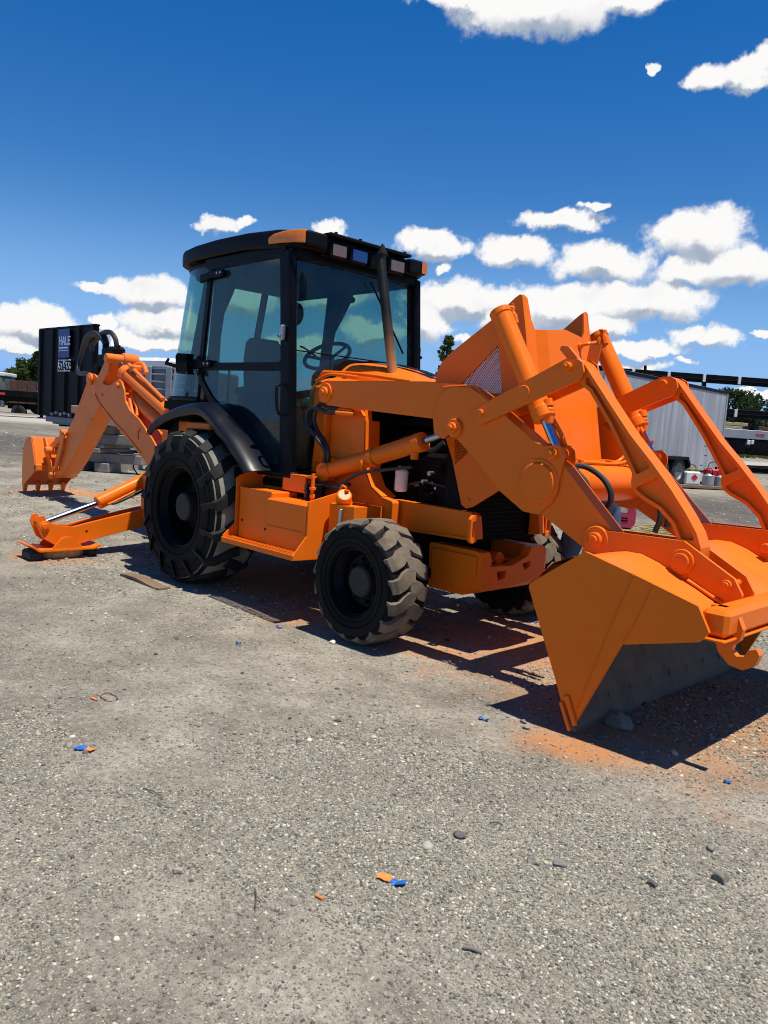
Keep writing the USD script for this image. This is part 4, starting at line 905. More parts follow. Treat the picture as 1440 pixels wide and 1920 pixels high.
# ------------------------------------------------------------------ backhoe end
OW = M['orange_worn']
obj('rear_frame', [bx(-1.48, -1.30, -.62, .62, .34, .80, .02), plate([(-.9, .55), (-.9, .86), (-1.35, .80), (-1.35, .40)], -.36, .36, .01)], OR, B)
obj('swing_tower', [plate([(-1.48, .42), (-1.48, 1.02), (-1.60, 1.30), (-1.78, 1.32), (-1.86, 1.18), (-1.80, .60), (-1.72, .42)], y0, y1, .03) for y0, y1 in ((-.20, -.165), (.165, .20))] + [cyl((-1.60, -.24, .72), (-1.60, .24, .72), .07, 20, cap=.01), cyl((-1.70, -.24, 1.22), (-1.70, .24, 1.22), .05, 18, cap=.01), bx(-1.66, -1.48, -.16, .16, .45, .95, .02)], OR, B)
boom_p = sg.Polygon([(-3.875, 1.80), (-3.80, 1.845), (-3.72, 1.835), (-3.58, 1.77), (-3.38, 1.70), (-3.25, 1.705), (-3.12, 1.755), (-3.05, 1.775), (-2.97, 1.745), (-2.90, 1.66), (-2.86, 1.52), (-2.74, 1.42), (-2.52, 1.33), (-2.25, 1.17), (-1.95, .95), (-1.66, .78), (-1.56, .72), (-1.54, .62), (-1.66, .60), (-2.05, .70), (-2.40, .90), (-2.80, 1.10), (-3.12, 1.24), (-3.52, 1.44), (-3.86, 1.70), (-3.895, 1.755)])
web = sg.Polygon([(-3.80, 1.78), (-3.3, 1.62), (-2.95, 1.55), (-2.6, 1.30), (-2.1, 1.0), (-1.65, .72), (-2.1, .78), (-2.8, 1.16), (-3.5, 1.49)])
slot = sg.LineString([(-2.46, 1.215), (-2.505, 1.185), (-2.515, 1.14), (-2.495, 1.11)]).buffer(.014)
boom = obj('boom', [plate(boom_p, -.145, -.125, .02, [slot]), plate(boom_p, .125, .145, .02), plate(web, -.125, .125, .02), tube([(-3.70, -.149, 1.62), (-3.52, -.149, 1.478), (-3.12, -.149, 1.275), (-2.80, -.149, 1.135), (-2.43, -.149, .945)], .007, 6)], OW, B)
obj('boom_pin', [cyl((-3.80, -.19, 1.775), (-3.80, .19, 1.775), .05, 20, cap=.01), cyl((-3.80, -.18, 1.775), (-3.80, -.145, 1.775), .075, 24, cap=.008), cyl((-3.05, -.175, 1.70), (-3.05, .175, 1.70), .035, 16, cap=.006), cyl((-2.30, -.17, 1.19), (-2.30, -.14, 1.19), .028, 14, cap=.006), cyl((-3.47, -.158, 1.585), (-3.47, -.145, 1.585), .018, 12, cap=.003)], OW, boom)
dip_p = sg.Polygon([(-3.915, 1.755), (-3.86, 1.80), (-3.70, 1.80), (-3.56, 1.88), (-3.40, 2.055), (-3.30, 2.075), (-3.25, 2.03), (-3.27, 1.96), (-3.40, 1.79), (-3.52, 1.60), (-3.56, 1.50), (-4.37, .76), (-4.50, .66), (-4.70, .52), (-4.88, .44), (-4.98, .43), (-5.02, .48), (-4.96, .56), (-4.80, .72), (-4.62, .95), (-4.56, 1.10), (-3.95, 1.65)])
dip = obj('dipper', [plate(dip_p, -.115, .115, .03)], OW, B)
obj('dipper_head', [cyl((-3.31, -.19, 2.02), (-3.31, .19, 2.02), .06, 22, cap=.012), cyl((-3.31, .02, 2.02), (-3.31, .21, 2.02), .085, 26, cap=.014), plate([(-3.62, 1.78), (-3.40, 2.0), (-3.28, 2.0), (-3.32, 1.86), (-3.5, 1.7)], -.15, -.115, .01), plate([(-3.9, 1.96), (-3.55, 2.02), (-3.5, 1.8), (-3.9, 1.82)], .10, .16, .01)], OW, dip)
obj('dipper_hole', [cyl((-4.02, -.116, 1.43), (-4.02, -.119, 1.43), .018, 14), cyl((-3.86, -.116, 1.27), (-3.86, -.119, 1.27), .028, 14)], M['orange_worn'], dip)
bc = obj('dipper_cylinder', [cyl((-3.17, 0, 1.865), (-2.05, 0, 1.42), .085, 26, cap=.01), cyl((-3.18, 0, 1.87), (-3.06, 0, 1.82), .10, 26, cap=.012), tube([(-3.0, -.03, 1.95), (-2.93, -.04, 1.92), (-2.15, -.04, 1.565)], .022), tube([(-3.02, .03, 1.94), (-2.90, .06, 1.97), (-2.83, .07, 1.93), (-2.78, .07, 1.86)], .03), bx(-2.98, -2.84, -.06, .06, 1.87, 1.95, .02)], OW, B)
obj('piston_rod', [cyl((-3.31, 0, 1.985), (-3.16, 0, 1.865), .04, 18)], M['chrome'], bc)
obj('boom_cylinder', [cyl((-2.95, 0, 1.58), (-1.75, 0, 1.12), .08, 24, cap=.01), tube([(-2.84, -.10, 1.55), (-2.75, -.11, 1.42), (-2.64, -.12, 1.33), (-2.55, -.13, 1.29)], .02), tube([(-2.86, -.06, 1.60), (-2.70, -.08, 1.48), (-2.62, -.11, 1.36)], .018)], OW, B)
obj('boom_valve', [bx(-4.03, -3.80, .02, .20, 1.92, 2.10, .02), bx(-3.98, -3.62, .05, .22, 2.03, 2.20, .03), cyl((-3.95, .10, 2.18), (-3.95, .10, 2.24), .04, 12, cap=.01), cyl((-3.66, .12, 2.16), (-3.66, .12, 2.22), .04, 12, cap=.01), bx(-4.10, -3.96, .0, .14, 1.84, 1.98, .02)], M['dark'], B)
obj('boom_hose', [tube([(-3.95, .10, 2.22), (-4.02, .08, 2.30), (-4.20, .06, 2.37), (-4.38, .05, 2.32), (-4.52, .05, 2.20), (-4.58, .04, 2.05), (-4.55, .0, 1.93), (-4.42, -.04, 1.86), (-4.2, -.06, 1.855), (-4.02, -.06, 1.84)], [.032, .03, .045, .05, .034, .028, .026, .03, .028, .025], 10), tube([(-3.95, .12, 2.24), (-4.06, .12, 2.33), (-4.24, .14, 2.35), (-4.38, .12, 2.27), (-4.40, .12, 2.16)], [.03, .045, .05, .04, .03], 10), tube([(-4.1, .10, 2.36), (-3.94, .10, 2.385), (-3.80, .10, 2.37), (-3.70, .11, 2.29), (-3.67, .12, 2.18)], [.035, .034, .03, .03, .03], 10)], M['hose'], B)
# hoe bucket with its linkage
hp = [(-5.15, .555), (-5.22, .75), (-5.31, .945), (-5.43, .955), (-5.55, .90), (-5.63, .74), (-5.66, .50), (-5.65, .27)]
hb = obj('hoe_bucket', [sheet([[(x, y, z) for y in np.linspace(-.30, .30, 5)] for x, z in hp], .014)] + [plate(hp + [(-5.60, .27), (-5.17, .515)], y, y + .016, .004) for y in (-.305, .289)] + [plate([(-5.12, .60), (-5.12, .52), (-5.19, .50), (-5.2, .60)], -.305, .305, .01)], OW, B, 30)
for y in (-.27, -.09, .09, .27):
    obj('tooth', loft([np.array([(-5.66, y - .035, .33), (-5.66, y + .035, .33), (-5.59, y + .035, .31), (-5.59, y - .035, .31)]), np.array([(-5.655, y - .022, .185), (-5.655, y + .022, .185), (-5.63, y + .022, .18), (-5.63, y - .022, .18)])]), OW, hb)
obj('weld_bead', [tube([(-5.155, -.308, .58), (-5.225, -.308, .75), (-5.305, -.308, .93)], .007, 6)], OW, hb)
obj('bucket_ear', [plate([(-5.32, .95), (-5.24, .97), (-5.10, .80), (-4.98, .60), (-4.93, .48), (-4.97, .42), (-5.06, .42), (-5.14, .52), (-5.23, .72)], y, y + .022, .012) for y in (-.155, .133)], OW, hb)
obj('bucket_link_pin', [cyl((-4.97, -.19, .475), (-4.97, .19, .475), .035, 18, cap=.006), cyl((-5.12, -.19, .80), (-5.12, .19, .80), .035, 18, cap=.006), cyl((-5.05, -.22, .80), (-5.05, .22, .80), .055, 18, cap=.01)], OW, hb)
lk = obj('dipper_link', [plate([(-4.66, 1.06), (-4.58, 1.10), (-4.55, 1.05), (-4.62, .86), (-4.76, .64), (-4.82, .55), (-4.88, .57), (-4.80, .75), (-4.70, .92)], y, y + .022, .012) for y in (-.165, .143)] + [plate([(-5.16, .84), (-5.10, .88), (-4.60, 1.10), (-4.57, 1.06), (-4.62, 1.02), (-5.10, .78)], y, y + .02, .01) for y in (-.135, .115)] + [cyl((-4.61, -.19, 1.07), (-4.61, .19, 1.07), .04, 18, cap=.006), cyl((-4.84, -.18, .57), (-4.84, .18, .57), .033, 16, cap=.006), cyl((-4.97, -.10, .93), (-4.97, .10, .93), .075, 18, cap=.01), cyl((-4.52, -.05, 1.12), (-4.0, -.05, 1.74), .05, 18)], OW, B)
# stabilisers
def stab():
    leg = sg.Polygon([(-1.655, .345), (-1.635, .405), (-1.60, .415), (-1.575, .37), (-1.52, .33), (-1.42, .30), (-1.33, .295), (-1.20, .325), (-.62, .445), (-.45, .47), (-.45, .33), (-.62, .27), (-1.13, .165), (-1.30, .12), (-1.42, .125), (-1.50, .135), (-1.60, .20)])
    return [platex(leg, -1.43, -1.40, .015, [sg.Point(-1.195, .245).buffer(.014)]), platex(leg, -1.60, -1.57, .015), platex(leg.buffer(-.025), -1.57, -1.43, 0)]
sl = both('stabilizer_leg', stab(), OR)
for k, q in enumerate(sl):
    g = mir if k else (lambda m: m)
    obj('leg_pin', g(cat([cyl((-1.62, -1.595, .315), (-1.375, -1.595, .315), .030, 18, cap=.006), cyl((-1.400, -1.595, .315), (-1.385, -1.595, .315), .048, 20, cap=.004), cyl((-1.64, -1.405, .165), (-1.345, -1.405, .165), .028, 18, cap=.006)])), OR, q)
    obj('leg_cylinder', g(cat([cyl((-1.50, -1.055, .505), (-1.50, -.42, .80), .068, 24, cap=.008), tube([(-1.425, -.98, .50), (-1.42, -.90, .535), (-1.42, -.45, .745)], .012)])), OR, q)
    obj('cylinder_hose', g(tube([(-1.418, -.95, .505), (-1.412, -.86, .53), (-1.412, -.42, .72)], .013)), M['hose'], q)
    obj('piston_rod', g(cyl((-1.50, -1.58, .325), (-1.50, -1.05, .508), .027, 18)), M['chrome'], q)
    padp = sg.Polygon([(-1.66, .085), (-1.15, .085), (-1.08, .115), (-1.09, .13), (-1.16, .105), (-1.65, .105), (-1.72, .15), (-1.735, .14)])
    obj('stabilizer_pad', g(cat([platex(padp, -1.68, -1.32, .003), platex([(-1.55, .105), (-1.46, .205), (-1.43, .215), (-1.38, .215), (-1.35, .205), (-1.25, .105)], -1.345, -1.325, .01), platex([(-1.55, .105), (-1.46, .205), (-1.43, .215), (-1.38, .215), (-1.35, .205), (-1.25, .105)], -1.665, -1.645, .01)])), OR, q)

# ------------------------------------------------------------------ the yard behind: trailers, trucks, timbers
M['trblack'] = mat('trailer_black', (.0022, .0024, .0034), .45, spec=.09, var=.35, vscale=2.5, bump=.05, bscale=20., bdist=.002, extra=dusty(.30, (.030, .022, .015), 1.4))
M['wood'] = mat('weathered_timber', (.20, .175, .15), .85, var=.35, vscale=6., bump=.5, bscale=30., bdist=.006, space='rand')
M['woodbrown'] = mat('brown_timber', (.20, .13, .075), .85, var=.3, vscale=6., bump=.5, bscale=30., bdist=.006, space='rand')
M['galv'] = mat('dull_aluminium', (.30, .315, .33), .5, metal=.35, var=.15, vscale=3.)
M['galvdark'] = mat('aluminium_panel', (.16, .17, .185), .55, metal=.3, var=.2, vscale=3.)
M['trwhite'] = mat('white_paint_dull', (.62, .62, .60), .5, var=.12, vscale=4.)
M['rust'] = mat('rusty_steel', (.075, .032, .022), .8, var=.5, vscale=5., bump=.3, bscale=40., bdist=.004)
M['red'] = mat('red_plastic', (.50, .012, .02), .4, var=.15, vscale=8.)
M['darkgreen'] = mat('army_green_paint', (.10, .13, .10), .5, var=.2)
M['sign'] = mat('sign_blue', (.012, .035, .17), .4, var=.1)
M['lettering'] = mat('sign_white', (.75, .76, .78), .5, var=.05)
M['tyre'] = mat('old_tyre', (.016, .016, .016), .8, var=.3)
M['cream'] = mat('cream_wheel', (.46, .42, .33), .55, var=.2)


def streaky():
    """white sheet metal with grey rain streaks running down it"""
    n = {'g': ('geometry', {}), 'mp': ('mapping', {'scale': (5.5, 5.5, .35)}), 'n': ('noise_texture', {'scale': 1.0, 'detail': 6., 'roughness': .6}), 'n2': ('noise_texture', {'scale': .5, 'detail': 3.}),
         'a': ('math', {'math_type': 'multiply_add', 'value2': .65}), 'h': ('math', {'math_type': 'multiply', 'value2': .35}),
         'r': ('rgb_ramp', {'ramp': [(.30, (.19, .195, .205)), (.48, (.30, .305, .315)), (.62, (.42, .425, .43)), (.75, (.50, .50, .49))]}), 'p': ('principled_bsdf', {'roughness': .45, 'metallic': .1})}
    l = [('g.position', 'mp.vector'), ('mp.vector', 'n.vector'), ('g.position', 'n2.vector'), ('n2.fac', 'h.value1'), ('n.fac', 'a.value1'), ('h.value', 'a.value3'), ('a.value', 'r.fac'), ('r.color', 'p.base_color')]
    return usdkit.material(stage, '/World/Looks/streaked_sheet', n, l, surface='p.BSDF')


M['streak'] = streaky()


def frame(p, yaw):
    """a placement: returns loc and rz for thing()"""
    return dict(loc=tuple(p), rz=yaw)


def heading(a, b): return math.atan2(b[1] - a[1], b[0] - a[0])


def simple_wheel(parent, x, y, z, r, w, rimmat, n=24):
    """wheel with its axle along local y"""
    t = obj('wheel', revy([(r * .58, -w / 2), (r * .9, -w / 2), (r, -w * .36), (r, w * .36), (r * .9, w / 2), (r * .58, w / 2)], (0, 0), n).apply_translation((x, y, z)), M['tyre'], parent)
    obj('rim', revy([(.02, -w * .30), (r * .45, -w * .28), (r * .52, -w * .47), (r * .6, -w * .47), (r * .6, w * .45), (.02, w * .3)], (0, 0), n).apply_translation((x, y, z)), rimmat, t)
    return t


# black trailer with a tall bulkhead, its nose propped on timbers (local x runs along the bulkhead, local y towards its rear)
A0, A1 = at(-7.68, 17.3), at(-5.80, 15.55)
hd = heading(A0, A1)
base = np.array([(A0[0] + A1[0]) / 2, (A0[1] + A1[1]) / 2, 0.0])
T1 = thing('flatbed_trailer', 'black flatbed trailer with a tall dark bulkhead carrying a blue sign, propped on timbers', 'trailer', base, hd)
W1 = float(np.hypot(*(A1 - A0)[:2])) / 2
obj('bulkhead', [bx(-W1, W1, -.02, .04, 1.18, 3.01, .008), bx(-W1, W1, -.04, .06, 3.0, 3.04, .01)], M['trblack'], T1)
for k in range(5):
    x = -W1 + .09 + k * (2 * W1 - .18) / 4
    obj('bulkhead_rib', loft([np.array([(x - .07, -.02, z), (x - .035, -.065, z), (x + .035, -.065, z), (x + .07, -.02, z)]) for z in (1.2, 3.0)]), M['trblack'], T1)
obj('bulkhead_edge', [bx(-W1 - .02, -W1, -.03, .05, 1.18, 3.03, .004)], M['galv'], T1)
def rotx(m): m = m.copy(); m.apply_transform(trimesh.transformations.rotation_matrix(PI / 2, [1, 0, 0])); return m
sg_ = obj('sign_panel', bx(-.235, .255, -.082, -.068, 2.40, 2.98, .003), M['sign'], T1)
obj('lettering', [rotx(meshkit.text_mesh('HALE', .165, .004, True)).apply_transform(np.diag([.88, 1, 1, 1])).apply_translation((-.205, -.083, 2.66)), bx(-.20, .22, -.0865, -.083, 2.585, 2.615, 0), bx(-.20, .22, -.0865, -.083, 2.535, 2.548, 0)], M['lettering'], sg_, False)
for k, dg in enumerate('31433'):
    x0 = -.24 + k * .115
    b_ = obj('number_plate', bx(x0, x0 + .10, -.080, -.068, 2.12, 2.36, .003), M['lettering'], T1)
    obj('digit', rotx(meshkit.text_mesh(dg, .19, .003, True)).apply_translation((x0 + .004, -.0805, 2.145)), M['trblack'], b_, False)
obj('deck', [bx(-W1, W1, .06, 8.5, 1.36, 1.46, .01)], M['trblack'], T1)
obj('chassis_beam', [bx(-.55, -.40, .1, 8.4, .98, 1.36, .01)], M['trblack'], T1); obj('chassis_beam', [bx(.40, .55, .1, 8.4, .98, 1.36, .01)], M['trblack'], T1)
obj('coupler_plate', [bx(-.75, .75, .05, 1.2, 1.02, 1.06, .01), bx(-.9, .9, -.03, .05, 1.06, 1.18, .01)], M['galvdark'], T1)
for k in range(5): obj('air_connector', cyl((-.5 + k * .2, -.03, 1.24 + .03 * (k % 2)), (-.5 + k * .2, -.09, 1.23 + .03 * (k % 2)), .035, 12, cap=.006), M['galv'], T1)
for y in (6.2, 7.4):
    for s in (-1, 1):
        q = revy([(.27, -.12), (.45, -.12), (.5, -.08), (.5, .08), (.45, .12), (.27, .12)], (0, 0), 24); q.apply_transform(trimesh.transformations.rotation_matrix(PI / 2, [0, 0, 1]))
        obj('wheel', q.apply_translation((s * 1.0, y, .45 + float(terr(*base[:2])))), M['tyre'], T1)

# timbers stacked crosswise under its nose
cz = float(terr(*at(-5.1, 14.4)[:2])) - .03
cc = at(-5.12, 14.35)
layers = []
tim = []
def timber(name, p, q, w, h, m, label, group='timbers of the crib under the trailer nose'):
    p, q = np.asarray(p, float), np.asarray(q, float)
    o = obj('timber', bar(p, q, w, h, c=.012), m); tag(o, label, 'timber', group); return o
ld = lambda l, d, z: np.array([*at(max(l, -5.62) + .10, d)[:2], z])
z0 = cz
TB = [  # l0, d0, l1, d1, layer z (centre), width, height, brown
    (-5.72, 14.0, -5.42, 15.0, .09, .19, .17, 0, 'dark short timber at the foot of the crib, left one'),
    (-5.18, 13.95, -4.85, 14.9, .09, .30, .17, 0, 'broad grey timber lying on the ground under the crib, right one'),
    (-5.95, 14.25, -4.42, 14.00, .26, .20, .17, 0, 'long grey timber sticking out to the right near the ground'),
    (-5.85, 15.0, -4.55, 14.75, .26, .20, .17, 0, 'long grey timber behind, second layer of the crib'),
    (-5.75, 13.95, -5.50, 14.95, .43, .20, .17, 0, 'dark upright-looking timber end, third layer, left'),
    (-5.28, 13.9, -5.05, 14.9, .39, .18, .085, 0, 'flat plank in the third layer of the crib, lower of two'),
    (-5.23, 13.92, -4.98, 14.9, .475, .22, .082, 0, 'flat plank in the third layer of the crib, upper of two'),
    (-5.80, 14.05, -4.52, 13.92, .605, .20, .18, 0, 'long pale grey timber across the middle of the crib'),
    (-5.70, 14.9, -4.60, 14.8, .605, .20, .18, 0, 'grey timber behind the middle of the crib'),
    (-5.55, 13.95, -5.4, 14.9, .765, .30, .14, 1, 'brown timber end above the middle layer, left'),
    (-5.1, 13.9, -4.88, 14.9, .765, .34, .14, 1, 'brown timber end above the middle layer, right'),
    (-5.95, 14.0, -4.80, 13.9, .925, .20, .17, 0, 'pale grey timber in the upper part of the crib'),
    (-5.85, 14.85, -4.75, 14.8, .925, .20, .17, 0, 'grey timber behind in the upper part of the crib'),
    (-5.85, 13.95, -5.7, 14.9, 1.09, .24, .15, 1, 'brown timber block at the top of the crib, left'),
    (-5.25, 13.9, -5.0, 14.9, 1.09, .34, .15, 1, 'brown timber block at the top of the crib, right')]
for l0, d0, l1, d1, zc, w, h, br, lb in TB:
    timber('timber', ld(l0, d0, z0 + zc), ld(l1, d1, z0 + zc), w, h - .006, M['woodbrown' if br else 'wood'], lb)
wd = obj('wire', tube([ld(-4.55, 14.0, z0 + .02), ld(-4.62, 14.0, z0 + .16), ld(-4.50, 14.0, z0 + .36), ld(-4.52, 14.02, z0 + .5)], .012, 6), M['trblack']); tag(wd, 'thin kinked black wire rod standing at the right of the timber crib', 'wire')
wd = obj('wire', tube([ld(-4.25, 13.4, z0 + .0), ld(-4.0, 13.2, z0 + .3), ld(-3.8, 13.1, z0 + .45)], .016, 6), M['trblack']); tag(wd, 'slanting black wire rod between the timber crib and the rear tyre', 'wire')

# second flatbed farther back on the left
F0, F1 = at(-27.5, 37.5), at(-16.0, 42.5)
hd = heading(F0, F1); L2 = float(np.hypot(*(F1 - F0)[:2]))
T2 = thing('flatbed_trailer', 'long empty black flatbed trailer standing far back at the left edge', 'trailer', (F0[0], F0[1], float(terr(*F0[:2]))), hd)
obj('deck', bx(0, L2, 0, 2.4, 1.18, 1.34, .01), M['trblack'], T2)
obj('side_rail', bx(0, L2, -.05, 0, 1.05, 1.36, .01), M['trblack'], T2)
obj('chassis_beam', bx(0, L2, .6, .8, .8, 1.18, .01), M['trblack'], T2); obj('chassis_beam', bx(0, L2, 1.6, 1.8, .8, 1.18, .01), M['trblack'], T2)
obj('tail_light', bx(L2 - 4.9, L2 - 4.25, -.075, -.05, 1.10, 1.2, .004), M['red'], T2)
for x in (L2 - 6.1, L2 - 2.4): obj('reflector_plate', bx(x, x + .5, -.07, -.05, 1.12, 1.28, .004), M['trwhite'], T2)
for x in (L2 - 6.9, L2 - 2.6):
    lg = obj('landing_leg', [bx(x, x + .16, .2, .36, 0, 1.1, .01), bx(x - .12, x + .28, .1, .46, 0, .06, .01)], M['trblack'], T2)
    obj('leg_brace', bar((x + .1, .3, .25), (x + 1.2, .5, 1.0), .07, .07), M['trblack'], lg)
for x in (1.2, 2.4, 3.6): simple_wheel(T2, x, .35, .5, .5, .5, M['galvdark'])

# vehicles beyond it
def truck_far():
    P0 = at(-30.6, 56); z = float(terr(*P0[:2]))
    t = thing('army_truck', 'far green truck cab with a white roof behind the empty flatbed', 'truck', (P0[0], P0[1], z), heading(at(0, 0), at(1, .1)))
    obj('cab', [bx(0, 3.1, 0, 2.2, 1.0, 2.55, .15)], M['darkgreen'], t); obj('roof', bx(-.05, 3.15, -.05, 2.25, 2.55, 2.8, .05), M['trwhite'], t)
    obj('window', bx(.3, 1.35, -.03, 0, 1.85, 2.45, .01), M['galvdark'], t); obj('window', bx(1.75, 2.85, -.03, 0, 1.85, 2.45, .01), M['galvdark'], t)
    obj('bonnet', bx(-1.6, 0, .2, 2.0, .9, 1.85, .1), M['darkgreen'], t)
    for x in (-.8, 2.2): simple_wheel(t, x, .1, .55, .55, .35, M['cream'])
truck_far()
P0 = at(-27.0, 56); z = float(terr(*P0[:2])) - .42
t = thing('scrap_container', 'rusty red open container heaped with scrap far behind the flatbed', 'container', (P0[0], P0[1], z), heading(at(0, 0), at(1, .1)))
obj('box', [bx(0, 5.2, .0, .08, 1.2, 2.7, .01), bx(0, .1, 0, 2.3, 1.2, 2.7, .01), bx(5.1, 5.2, 0, 2.3, 1.2, 2.7, .01), bx(0, 5.2, 2.2, 2.3, 1.2, 2.7, .01), bx(0, 5.2, 0, 2.3, 1.1, 1.2, .01)], M['rust'], t)
for k in range(9): obj('side_post', bx(k * .62, k * .62 + .1, -.08, 0, 1.1, 2.7, .01), M['rust'], t)
hp_ = []
for k in range(24):
    c = np.array([er.uniform(.4, 4.8), er.uniform(.3, 2.), er.uniform(2.2, 2.75)]); hp_.append(bar(c, c + er.normal(0, .4, 3) * [1, 1, .35], er.uniform(.05, .2), er.uniform(.03, .1)))
obj('scrap_heap', hp_, M['rust'], t); obj('loose_pipe', bar((1.9, -.3, 1.9), (4.9, .3, 3.05), .12, .12), M['trwhite'], t)
obj('chassis', [bx(-.3, 5.5, .5, 1.8, .7, 1.1, .01)], M['trblack'], t)
for x in (.6, 4.6): simple_wheel(t, x, .2, .5, .5, .4, M['tyre'])
P0 = at(-21.6, 55); z = float(terr(*P0[:2]))
t = thing('dark_container', 'dark box container beside the rusty scrap container', 'container', (P0[0], P0[1], z), heading(at(0, 0), at(1, .1)))
obj('body', [bx(0, 6.5, 0, 2.4, .6, 2.75, .03)] + [bx(k * .5, k * .5 + .12, -.06, 0, .7, 2.7, .01) for k in range(13)], M['trblack'], t); obj('corner_post', bx(-.02, .14, -.08, .02, 2.0, 2.78, .01), M['trwhite'], t); obj('top_rail', bx(0, .9, -.08, .02, 2.72, 2.80, .01), M['trwhite'], t)
P0 = at(-25.0, 57.5); z = float(terr(*P0[:2]))
t = thing('tandem_truck', 'far truck whose two big cream wheels show under the flatbed', 'truck', (P0[0], P0[1], z), heading(at(0, 0), at(1, .25)))
simple_wheel(t, -.55, -.1, .56, .58, .4, M['cream']); simple_wheel(t, .85, -.1, .56, .58, .4, M['cream'])
obj('chassis', bx(-4, 3, .3, 2.0, .75, 1.05, .01), M['trblack'], t); obj('mudguard', bx(-3.4, -2.9, -.1, .5, .35, 1.2, .02), M['trwhite'], t)

# grey ribbed dump trailer
P0, P1 = at(-11.4, 31.5), at(-7.2, 29.2); z = float(terr(*P0[:2]))
LD = float(np.hypot(*(P1 - P0)[:2]))
t = thing('dump_trailer', 'grey aluminium dump trailer with a ribbed side, behind the boom', 'trailer', (P0[0], P0[1], z), heading(P0, P1))
obj('body', bx(-2, LD, .0, 2.3, 1.35, 2.42, .02), M['galvdark'], t); obj('load_cover', bx(-2, LD - 1.6, .3, 2.0, 2.4, 2.85, .15), M['trwhite'], t)
for k in range(7): x = LD - .10 - k * 1.05; obj('side_post', bx(x - .3, x, -.10, 0, 1.3, 2.48, .02), M['galv'], t)
for k in range(5): obj('side_rib', bx(-2, LD, -.07, 0, 1.32 + k * .28, 1.38 + k * .28, .01), M['galv'], t)
obj('chassis', bx(-2, LD, .5, 1.8, .8, 1.3, .02), M['trblack'], t)
for x in (.4, 1.6): simple_wheel(t, x, .2, .5, .5, .4, M['galvdark'])
obj('tail_panel', bx(LD + .02, LD + .16, .0, 2.2, 1.0, 2.35, .01), M['rust'], t)

# white enclosed trailer on the right
P0, P1 = at(4.05, 15.3), at(8.42, 20.0)
hd = heading(P0, P1); LW = float(np.hypot(*(P1 - P0)[:2])); zb_ = .50
t = thing('enclosed_trailer', 'white enclosed cargo trailer with rain-streaked side behind the loader', 'trailer', (P0[0], P0[1], zb_), hd)
for k in range(6): obj('side_panel', bx(LW * k / 6 + .003, LW * (k + 1) / 6 - .003, -.008, .02, .36, 2.27, .002), M['streak'], t)
obj('body', bx(0.01, LW - .01, .021, 2.2, .37, 2.26, .01), M['trwhite'], t)
obj('roof_rail', bx(-.02, LW + .02, -.025, 2.22, 2.27, 2.345, .01), M['trblack'], t); obj('roof', bx(0, LW, .05, 2.15, 2.345, 2.36, .004), M['galv'], t)
obj('bottom_rail', bx(0, LW, -.02, .05, .30, .36, .01), M['trblack'], t)
obj('corner_post', bx(LW - .06, LW + .012, -.03, .03, .36, 2.27, .008), M['galv'], t)
obj('roof_vent', [bx(LW * .40, LW * .40 + .26, .3, .6, 2.36, 2.41, .01), bar((LW * .40 + .12, .45, 2.40), (LW * .40 + .08, .45, 2.62), .05, .05)], M['trblack'], t)
cx_ = LW * .475
fa = sg.Polygon([(cx_ - .95, .20), (cx_ - .95, .52), (cx_ - .80, .68), (cx_ + .80, .68), (cx_ + .95, .52), (cx_ + .95, .20), (cx_ + .87, .20), (cx_ + .87, .50), (cx_ + .76, .61), (cx_ - .76, .61), (cx_ - .87, .50), (cx_ - .87, .20)])
obj('fender', plate(fa, -.24, -.01, .01), M['trblack'], t)
for x in (cx_ - .43, cx_ + .43): simple_wheel(t, x, -.10, .34, .35, .2, M['galvdark'])
obj('wheel_well', bx(cx_ - .87, cx_ + .87, -.006, .02, .30, .62, 0).apply_translation((0, -.006, 0)), M['trblack'], t)
for k, (x, zz) in enumerate(((LW * .82, .95), (LW * .83, .72), (LW * .80, .48), (LW * .86, 1.3))): obj('rivet_line', bx(x, x + .16, -.012, -.008, zz, zz + .012, 0), M['trblack'], t)
obj('marker_lamp', cyl((LW * .36, -.05, .95), (LW * .36, -.008, .95), .06, 14, cap=.01), M['red'], t)

# fuel cans on a board in front of it
P0 = at(7.35, 18.1); zc = float(terr(*P0[:2])); hd = heading(at(0, 0), at(1, .15))
t = obj('pallet_board', [bx(-.75, .75, -.25, .25, .0, .07, .008)], M['woodbrown']); tag(t, 'low wooden board that the fuel cans stand on', 'board')
UsdGeom.Xformable(t).AddTranslateOp().Set(Gf.Vec3d(P0[0], P0[1], zc)); UsdGeom.Xformable(t).AddRotateZOp().Set(math.degrees(hd))
ex_, ey_ = np.array([math.cos(hd), math.sin(hd), 0]), np.array([-math.sin(hd), math.cos(hd), 0])
def can(name, dx, dy, r, h, m, label, square=False, handle=True):
    p = P0 + ex_ * dx + ey_ * dy; c = thing(name, label, 'can', (p[0], p[1], zc + .07), hd)
    if square: obj('body', bx(-r, r, -r * .8, r * .8, 0, h, .03), m, c)
    else: obj('body', [cyl((0, 0, 0), (0, 0, h), r, 24, cap=.012), cyl((0, 0, h), (0, 0, h + .03), r * .55, 20, r * .4)], m, c)
    obj('spout', cyl((r * .4, 0, h - .01), (r * .45, 0, h + .05), .025, 12), M['trblack'], c)
    if handle: obj('handle', tube([(-r * .8, 0, h - .02), (-r * .6, 0, h + .11), (0, 0, h + .16), (r * .6, 0, h + .11), (r * .8, 0, h - .02)], .009, 6), M['trblack'], c)
    return c
c = can('fuel_can', -.42, -.02, .19, .30, M['trwhite'], 'white square can with a red diamond mark, leftmost on the board', True)
